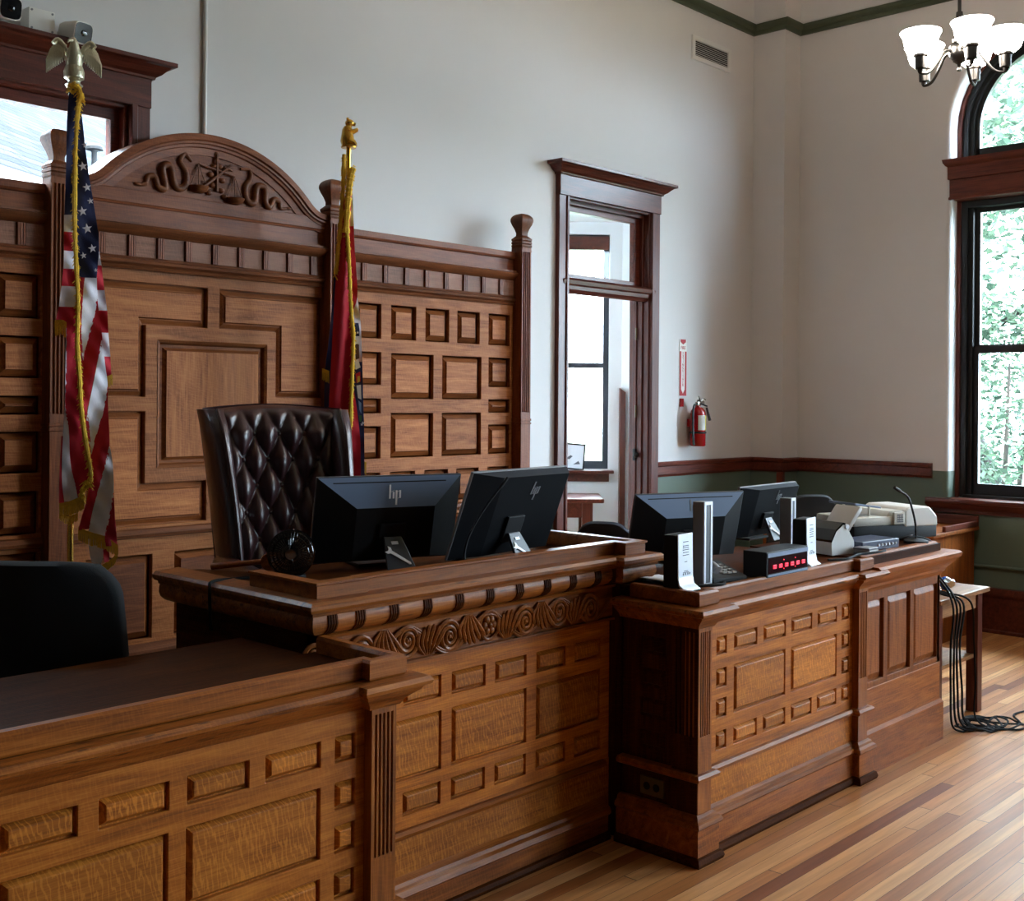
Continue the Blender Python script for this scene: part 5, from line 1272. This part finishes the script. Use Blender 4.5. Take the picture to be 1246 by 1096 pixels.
mb = MB(); mb.prism([(-.1, 0), (.1, 0), (.1, .055), (.06, .06), (-.1, .02)], 'x', -.09, .09); mb.build('base', BLACKP, T, bevel=.004)
mb = MB(); mb.tube(smoothpath([(-.06, -.09, .05), (-.062, -.06, .066), (-.06, 0, .074), (-.06, .06, .076), (-.06, .095, .062)]), [.02]*9+[.015]*23+[.02]*9 if False else .018, 10); mb.build('handset', GREYP, T, smooth=40)
mb = MB()
for i in range(4):
    for j in range(3): mb.box(-.01+.026*j, .008+.026*j, -.07+.026*i, -.052+.026*i, .03+.004*i, .036+.006*i)
mb.build('keypad', BEIGEP, T)

Sc = thing('document_scanner', 'white curved document scanner with raised flap near the middle of the clerk desk', 'scanner', (4.95, 2.58, .993), radians(-14))
prof = smoothpath([(-.085, .0), (-.088, .06), (-.06, .105), (-.015, .135), (.012, .125), (.04, .09), (.062, .055), (.06, .0)], 6)
mb = MB(); mb.prism([(p.x, p.y) for p in [Vector((q.x, q.y, 0)) for q in prof]], 'y', -.06, .10); mb.build('body', WHITEP, Sc, smooth=35)
mb = MB(); arc = [(-.09, .06), (-.062, .108), (-.015, .139), (.0, .136)]
mb.loops([[(x, y, z) for y in (-.062, .102)]+[(x, y, z+.01) for y in (.102, -.062)] for x, z in arc]); mb.build('paper_guide', BLACKG, Sc)
mb = MB(); mb.M = Matrix.Translation((.02, 0, .10)) @ Matrix.Rotation(radians(-48), 4, 'Y'); mb.rbox(0, .15, -.055, .095, -.012, .012, .008); mb.build('flap', BEIGEP, Sc, smooth=40)
mb = MB(); mb.lathe([(0, -.065), (.012, -.065), (.012, .1), (0, .1)], (.012, 0, .128), 14, 'y'); mb.build('hinge', SILVER, Sc, smooth=40)
mb = MB(); mb.box(.06, .12, -.05, .09, .002, .012); mb.build('output_tray', BEIGEP, Sc)
Bx = thing('media_box', 'flat dark blue metal box with sockets on the clerk desk', 'box', (5.19, 2.53, .993), radians(-8))
mb = MB(); mb.rbox(-.15, .15, -.07, .09, .006, .052, .004); mb.build('case', plain('blue_black_metal', lin(22, 30, 62), .35), Bx)
mb = MB()
for i in range(6): mb.lathe([(0, -.004), (.006, -.004), (.006, .004), (0, .004)], (-.02+.028*i, -.071, .03), 10, 'y')
mb.build('sockets', SILVER, Bx, smooth=40)
mb = MB()
for i, (x, h) in enumerate(((5.02, .012), (5.025, .024), (5.018, .036))):
    m2 = MB(); m2.rbox(x-.045, x+.045, 2.42, 2.5, .992+h-.012, .992+h-.001, .003); solo(m2, 'adapter', [GREYP, BEIGEP, GREYP][i], ['lowest grey power adapter stacked beside the blue box', 'middle pale power adapter stacked beside the blue box', 'topmost grey power adapter stacked beside the blue box'][i], 'adapter', (x, 2.46, .992), 'stacked adapters')
mb.bm.free()
Fx = thing('fax_printer', 'large white and black fax printer at the far right end of the clerk desk', 'printer', (5.63, 2.68, .993), radians(-22))
mb = MB(); mb.rbox(-.27, .28, -.11, .19, .012, .085, .01); mb.build('base', BLACKP, Fx, smooth=40)
mb = MB(); mb.rbox(-.27, .06, -.11, .18, .083, .128, .012); mb.prism([(-.06, .12), (.06, .12), (.06, .155), (-.03, .155)], 'y', -.1, .17); mb.build('scanner_deck', IVORY, Fx, smooth=40)
mb = MB(); mb.loops([[(x, y, z) for x, z in ((.06, .07), (.285, .07), (.28, .12), (.225, .172), (.08, .172), (.06, .155))] for y in (-.115, .19)]); mb.build('feeder_hood', WHITEP, Fx, bevel=.008)
mb = MB(); mb.prism([(-.22, .185), (-.05, .165), (-.05, .173), (-.22, .197)], 'y', -.06, .14); mb.build('paper_tray', SLATE_SHEEN, Fx, bevel=.002)
mb = MB(); mb.box(-.13, -.12, -.06, -.05, .12, .178); mb.box(-.13, -.12, .13, .14, .12, .178); mb.build('tray_support', IVORY, Fx)
mb = MB(); mb.rbox(-.02, .05, -.122, -.105, .088, .15, .004); mb.build('control_panel', IVORY, Fx)
mb = MB()
for i in range(4):
    for j in range(3): mb.box(.0+.014*j, .01+.014*j, -.1245, -.121, .098+.011*i, .106+.011*i)
mb.build('keys', GREYP, Fx)
# table at the end with its gadget, writing desk by the wall
T = thing('side_table', 'small pale wooden table past the end of the clerk desk with cables over its edge', 'table', (6.1, 2.7, 0), world=True)
mb = MB(); mb.rbox(5.78, 6.44, 2.42, 2.98, .66, .685, .004); mb.build('tabletop', TABLE['x'], T)
mb = MB(); mb.box(5.82, 6.4, 2.46, 2.48, .575, .66); mb.box(5.82, 6.4, 2.92, 2.94, .575, .66); mb.box(5.82, 5.84, 2.46, 2.94, .575, .66); mb.box(6.38, 6.4, 2.46, 2.94, .575, .66); mb.build('apron', TABLE['x'], T)
for x in (5.81, 6.345):
    for y in (2.45, 2.885): mb = MB(); mb.box(x, x+.065, y, y+.065, 0, .66, .004); mb.build('leg', MAHO['z'], T)
mb = MB(); mb.box(5.83, 6.39, 2.47, 2.93, .3, .32); mb.build('shelf', TABLE['x'], T)
Gd = thing('desk_gadget', 'small shiny chrome and blue gadget on the pale side table', 'gadget', (6.1, 2.53, .685), radians(-40))
mb = MB(); mb.sphere((0, 0, .045), .035, 16, 10); mb.build('ball', plain('blue_gloss', lin(40, 90, 190), .12, coat=.5), Gd, smooth=60)
mb = MB(); mb.lathe([(0, -.05), (.018, -.05), (.024, -.03), (.026, .01), (0, .012)], (.0, -.02, .05), 16, 'y'); mb.lathe([(0, 0), (.03, 0), (.026, .012), (0, .014)], (0, 0, 0)); mb.sphere((.045, .01, .05), .014, 10, 8); mb.build('barrel', CHROME, Gd, smooth=40)
Wd = thing('writing_desk', 'brown wooden writing desk with raised back rim under the arched window', 'desk', (8.1, 4.0, 0), world=True)
mb = MB(); mb.rbox(7.75, 8.56, 3.3, 4.7, .76, .79, .006); mb.build('desktop', ORED['y'], Wd)
mb = MB(); mb.box(8.53, 8.56, 3.3, 4.7, .79, .865, .006); mb.box(7.95, 8.53, 3.3, 3.325, .79, .83, .004); mb.build('rim', MAHO['y'], Wd)
mb = MB(); mb.box(7.8, 8.54, 3.33, 3.36, .0, .76); mb.build('side_panel', ORED['z'], Wd)
mb = MB(); mb.box(7.8, 8.54, 4.64, 4.67, .0, .76); mb.build('side_panel', ORED['z'], Wd)
mb = MB(); mb.box(7.82, 7.84, 3.36, 4.64, .6, .76); mb.box(8.5, 8.52, 3.36, 4.64, .1, .76); mb.build('apron', ORED['y'], Wd)
# cables
rnd = random.Random(11)
def cable(pts, label, r=.0055, group='black cables'):
    P = smoothpath(pts, 8); loc = tuple(P[0]); m = MB(); m.tube(P, r, 6)
    return solo(m, 'power_cable', CABLE, label, 'cable', loc, group, smooth=50)
descr = ['cable hanging closest to the cabinet end, straight to the floor', 'second hanging cable, bowed slightly toward the table leg', 'third hanging cable, crossing behind the others halfway down', 'fourth hanging cable, running over the pale table edge', 'outermost hanging cable, arched over the table corner in front of its leg']
for i in range(5):
    x = 5.845+.03*i; y = 2.395-.006*i
    pts = [(5.72+.05*i, 2.62, .97+.006*i) if i < 2 else (5.92+.03*i, 2.56, .70), (5.82+.03*i, 2.46, .80 if i < 2 else .705), (x+(.05 if i == 4 else 0), y-.01, .66), (x+rnd.uniform(-.006, .006)+(.14 if i == 4 else 0), y+rnd.uniform(-.015, .01), .45), (x+.004*i+rnd.uniform(-.006, .006)+(.13 if i == 4 else 0), y, .22), (x+.01*i+rnd.uniform(-.006, .006)+(.08 if i == 4 else 0), y-.01, .05), (x+.05+.012*i, y-.04-.014*i, .008), (x+.12+.02*i, y-.05-.022*i, .007)]
    cable(pts, 'black '+descr[i])
def coil(cx_, cy_, rx, ry, turns, a0, seed, tail, label):
    r = random.Random(seed); pts = []
    for k in range(int(turns*10)):
        a = a0+2*pi*k/10; w = 1+r.uniform(-.18, .18); pts.append((cx_+rx*w*cos(a)+.012*k*.3, cy_+ry*w*sin(a), .007+.0045*(k % 5)))
    cable(pts+tail, label)
coil(6.08, 2.33, .13, .09, 2.4, .3, 1, [(6.25, 2.2, .007), (6.42, 2.28, .007), (6.62, 2.24, .007)], 'black loose cable coil on the floor, its tail running off to the right')
coil(6.0, 2.33, .09, .08, 2.2, 1.4, 2, [(6.12, 2.18, .007), (6.22, 2.14, .007)], 'black tight cable coil heaped at the foot of the side table')
coil(6.16, 2.24, .12, .07, 1.3, 2.2, 5, [(6.05, 2.36, .007)], 'black wide loop of cable nearest the room on the floor')
mb = MB()
cable([(4.62, 2.44, 1.006), (4.7, 2.40, 1.006), (4.8, 2.41, 1.008), (4.9, 2.43, 1.006), (5.02, 2.40, 1.008), (5.12, 2.41, 1.006)], 'black cable lying along the desk edge below the scanner')
cable([(5.35, 2.47, 1.0), (5.42, 2.5, 1.02), (5.5, 2.46, 1.04), (5.58, 2.48, 1.03), (5.66, 2.45, 1.012), (5.74, 2.44, .985)], 'black cable looped beside the bent microphone')
cable([(2.24, 3.24, 1.1), (2.13, 3.26, 1.1), (2.03, 3.24, 1.104), (2.008, 3.22, 1.08), (2.0, 3.2, .97), (2.005, 3.2, .96)], 'black fan cable hanging over the left side of the bench')
cable([(3.62, 2.44, 1.006), (3.70, 2.40, 1.006), (3.75, 2.41, 1.006), (3.80, 2.46, .996)], 'short black cable curled at the foot of the near modem')
mb.bm.free()
# chandelier
Ch = thing('chandelier', 'five-armed chandelier with lit white glass bowls hanging near the arched window', 'chandelier', (5.66, 2.30, 3.45))
BOWL = plain('lit_opal_glass', lin(255, 244, 228), .3, emit=(1, .93, .84, 1), estr=LAMP)
mb = MB(); mb.sphere((0, 0, 0), (.052, .052, .055), 24, 14); mb.lathe([(0, -.1), (.01, -.098), (.012, -.088), (.006, -.08), (.01, -.065), (.03, -.05), (0, -.05)]); mb.lathe([(.03, .045), (.034, .06), (.02, .075), (.012, .09), (0, .09)]); mb.build('hub', NICKEL, Ch, smooth=50)
mb = MB(); mb.tube([(0, 0, .08), (0, 0, 2.74)], .009, 10); mb.lathe([(0, .14), (.016, .145), (.018, .17), (.016, .195), (0, .2)]); mb.lathe([(0, 2.7), (.07, 2.71), (.075, 2.748), (0, 2.75)], (0, 0, 0), 24); mb.build('rod', NICKEL, Ch, smooth=40)
A0 = .756276+pi-.1
for i in range(5):
    a = A0+2*pi*i/5; d = Vector((cos(a), sin(a), 0)); R0 = .212
    mb = MB(); mb.tube(smoothpath([d*.045+Vector((0, 0, .0)), d*.085+Vector((0, 0, -.005)), d*.12+Vector((0, 0, -.06)), d*.165+Vector((0, 0, -.115)), d*R0+Vector((0, 0, -.122)), d*(R0+.012)+Vector((0, 0, -.10))]), .0075, 10); ar = mb.build('arm', NICKEL, Ch, smooth=50)
    c = d*R0
    mb = MB(); mb.lathe([(0, -.125), (.01, -.12), (.012, -.105), (.026, -.1), (.028, -.045), (.034, -.04), (.034, -.025), (0, -.022)], (c.x, c.y, 0), 20); mb.build('socket_cup', NICKEL, ar, smooth=40)
    mb = MB(); mb.lathe([(.03, -.032), (.05, -.024), (.068, -.006), (.079, .022), (.084, .05), (.093, .068), (.098, .076), (.097, .08), (.09, .073), (.079, .052), (.073, .022), (.062, -.002), (.045, -.018), (.02, -.024), (0, -.022)], (c.x, c.y, 0), 32); mb.build('glass_bowl', BOWL, ar, smooth=60)
# ------------------------------------------------------------------ outdoors
GRASS = plain('lawn', lin(74, 84, 62), .9, bump=.3, bscale=30, var=.3)
mb = MB(); mb.face([(-60, -60, -1.2), (80, -60, -1.2), (80, 80, -1.2), (-60, 80, -1.2)]); struct(mb.build('ground', GRASS))
def shingle_mat():
    m, nt, b = _mat('roof_shingles'); N, L = nt.nodes.new, nt.links.new
    tc = N('ShaderNodeTexCoord'); br = N('ShaderNodeTexBrick'); br.inputs['Scale'].default_value = 1
    br.inputs['Brick Width'].default_value = .42; br.inputs['Row Height'].default_value = .17; br.inputs['Mortar Size'].default_value = .012
    br.inputs['Color1'].default_value = lin(40, 42, 46); br.inputs['Color2'].default_value = lin(24, 26, 30); br.inputs['Mortar'].default_value = lin(10, 11, 14)
    L(tc.outputs['Object'], br.inputs['Vector']); L(br.outputs['Color'], b.inputs['Base Color']); b.inputs['Roughness'].default_value = .9; b.inputs['Specular IOR Level'].default_value = .03
    return m
Rf = thing('shingle_roof', 'pale shingled roof of the next wing outside the high window', 'roof', (4.3, 9.33, 3.45), radians(32))
mb = MB(); mb.M = Matrix.Rotation(radians(30), 4, 'X'); mb.box(-6, 14, 0, 14, -.1, 0); o = mb.build('slope', shingle_mat(), Rf)
mb = MB(); mb.box(-6, 14.0, -.1, .0, -.12, 0); mb.build('gutter', WHITEM, Rf)
mb = MB(); mb.box(-6, 13.9, .2, .4, -4.6, -.1); mb.build('wall', ROOMW, Rf)
mb = MB(); q = (2.42, 9.4, 3.2)
mb.lathe([(0, 3.45), (.025, 3.45), (.025, 3.9), (.04, 3.92), (.078, 3.925), (.078, 3.95), (.05, 3.98), (0, 3.985)], (4.92, 9.85, .0), 16)
solo(mb, 'roof_vent', BLACKP, 'mushroom capped vent pipe standing on the shingled roof', 'vent pipe', (4.92, 9.85, 3.48), smooth=40)

BARK = plain('bark', lin(56, 52, 48), .9, bump=.8, bscale=25, var=.3)
def leaf_mat():
    m, nt, b = _mat('leaves'); N, L = nt.nodes.new, nt.links.new
    g = N('ShaderNodeNewGeometry'); r = N('ShaderNodeValToRGB')
    r.color_ramp.elements[0].color = lin(44, 60, 50); r.color_ramp.elements[1].color = lin(104, 126, 104)
    L(g.outputs['Random Per Island'], r.inputs['Fac']); L(r.outputs['Color'], b.inputs['Base Color'])
    b.inputs['Roughness'].default_value = .5; b.inputs['Transmission Weight'].default_value = 0
    tr = N('ShaderNodeBsdfTranslucent'); L(r.outputs['Color'], tr.inputs['Color'])
    mx = N('ShaderNodeMixShader'); mx.inputs[0].default_value = .45
    L(b.outputs[0], mx.inputs[1]); L(tr.outputs[0], mx.inputs[2]); L(mx.outputs[0], nt.nodes['Material Output'].inputs['Surface'])
    return m
LEAF = leaf_mat()
def tree(loc, h, spread, nleaf, seed, label):
    rnd = random.Random(seed)
    T = thing('leafy_tree', label, 'tree', loc, group='trees outside the window wall')
    tb = MB(); tips = []
    def grow(p, d, L_, r, lev):
        n = 5; pts = [p]; rs = [r]
        for i in range(n):
            d = (d+Vector((rnd.uniform(-.25, .25), rnd.uniform(-.25, .25), rnd.uniform(-.08, .16)))).normalized()
            p = p+d*L_/n; pts.append(p); rs.append(r*(1-.1*(i+1)))
            if lev and i > 1: tips.append(p)
        tb.tube(pts, rs, 7)
        if lev < 3:
            for k in range(4 if lev == 0 else 3):
                a = rnd.uniform(0, 2*pi) if lev else k*pi/2+rnd.uniform(-.4, .4)
                side = Vector((cos(a), sin(a), rnd.uniform(.1, .7))).normalized()
                grow(pts[rnd.choice((3, 4, 5))], (d*.4+side).normalized(), L_*.68, rs[-1]*.62, lev+1)
        else: tips.append(p)
    grow(Vector((0, 0, 0)), Vector((0, 0, 1)), h*.42, .2, 0)
    tb.build('trunk', BARK, T, smooth=60)
    lb = MB()
    for i in range(nleaf):
        t = rnd.choice(tips); p = t+Vector((rnd.gauss(0, 1), rnd.gauss(0, 1), rnd.gauss(0, .8)))*spread
        u = Vector((rnd.uniform(-1, 1), rnd.uniform(-1, 1), rnd.uniform(-.6, .6))).normalized(); w = u.cross(Vector((rnd.uniform(-1, 1), rnd.uniform(-1, 1), 1))).normalized()
        s = rnd.uniform(.055, .1)
        lb.face([p-u*s, p+w*s*.5, p+u*s, p-w*s*.5])
    lb.build('foliage', LEAF, T, weld=False)
    return T
tree((16.5, 6.0, -1.2), 10, .62, 24000, 3, 'leafy tree standing close outside the arched window')
tree((27, 12.5, -1.2), 12, .9, 9000, 5, 'taller leafy tree further off outside the arched window')

def shrub(loc, r, h, n, seed, label):
    rnd = random.Random(seed); T = thing('garden_shrub', label, 'shrub', loc, group='shrubs outside the window wall')
    sb = MB()
    for k in range(7):
        a = 2*pi*k/7; sb.tube([(0, 0, 0), (.4*r*cos(a), .4*r*sin(a), h*.4), (.7*r*cos(a), .7*r*sin(a), h*.8)], [.05, .035, .015], 6)
    sb.build('stems', BARK, T, smooth=60)
    lb = MB()
    for i in range(n):
        a = rnd.uniform(0, 2*pi); t = rnd.random()**.5; zz = rnd.uniform(.02, 1); q = r*(1-abs(zz-.45)**2.2)*t
        p = Vector((q*cos(a), q*sin(a), h*zz)); u = Vector((rnd.uniform(-1, 1), rnd.uniform(-1, 1), rnd.uniform(-.6, .6))).normalized(); w = u.cross(Vector((rnd.uniform(-1, 1), rnd.uniform(-1, 1), 1))).normalized(); s = rnd.uniform(.04, .075)
        lb.face([p-u*s, p+w*s*.5, p+u*s, p-w*s*.5])
    lb.build('foliage', LEAF, T, weld=False)
shrub((14.6, 5.4, -1.2), 1.7, 4.2, 11000, 8, 'leafy shrub seen through the lower sash, right under the tree')
shrub((17.5, 3.6, -1.2), 2.0, 3.4, 6000, 9, 'leafy shrub further along the window wall, away from the corner')
# ------------------------------------------------------------------ light
w = bpy.data.worlds.new('World'); SC.world = w; w.use_nodes = True
bg = w.node_tree.nodes['Background']; bg.inputs[0].default_value = (.69, .85, 1.0, 1); bg.inputs[1].default_value = SKY
sun = bpy.data.lights.new('sun', 'SUN'); sun.energy = 4; sun.angle = radians(2); sun.color = (1, .95, .88)
so = bpy.data.objects.new('sun', sun); so.rotation_euler = Vector((.5, .3, -.8)).to_track_quat('-Z', 'Y').to_euler(); so.location = (-10, -5, 20); COL.objects.link(so)
def portal(loc, rot, sx, sy):
    l = bpy.data.lights.new('portal', 'AREA'); l.shape = 'RECTANGLE'; l.size = sx; l.size_y = sy; l.cycles.is_portal = True
    o = bpy.data.objects.new('portal', l); o.location = loc; o.rotation_euler = rot; COL.objects.link(o)
for yc in WINS: portal((XR+.36, yc, 2.75), (0, radians(90), 0), 3.6, 1.45)
q = AM @ Vector((.3, 11.55, 2.15)); portal(q, (radians(90), 0, math.atan2(-FV.x, FV.y)+pi), 1.4, 2.4)
portal((5.8, 9.2, 2.1), (radians(-90), 0, 0), 1.6, 2.2)
portal((2.0, YB+.16, 2.2), (radians(-90), 0, 0), 1.5, 1.8)

# ------------------------------------------------------------------ camera
cam = bpy.data.cameras.new('camera'); co = bpy.data.objects.new('camera', cam); COL.objects.link(co); SC.camera = co
yaw, roll = .756276, .0079759
F_ = Vector((cos(yaw), sin(yaw), 0)); R_ = Vector((sin(yaw), -cos(yaw), 0)); U_ = Vector((0, 0, 1))
r2 = R_*cos(roll)+U_*sin(roll); u2 = -R_*sin(roll)+U_*cos(roll)
M = Matrix((r2, u2, -F_)).transposed().to_4x4(); M.translation = (0, 0, 1.7); co.matrix_world = M
cam.sensor_fit = 'HORIZONTAL'; cam.sensor_width = 36; cam.lens = 36*1393/1246; cam.shift_x = 0; cam.shift_y = -(548-486.1)/1246
cam.clip_start = .05; cam.clip_end = 300
vs = SC.view_settings; vs.view_transform = 'Standard'; vs.look = 'None'; vs.gamma = 1; vs.use_curve_mapping = False; vs.exposure = EXPO
SC.cycles.max_bounces = 8; SC.cycles.diffuse_bounces = 5; SC.cycles.glossy_bounces = 4; SC.cycles.transparent_max_bounces = 12
SC.cycles.use_denoising = True; SC.cycles.sample_clamp_indirect = 6
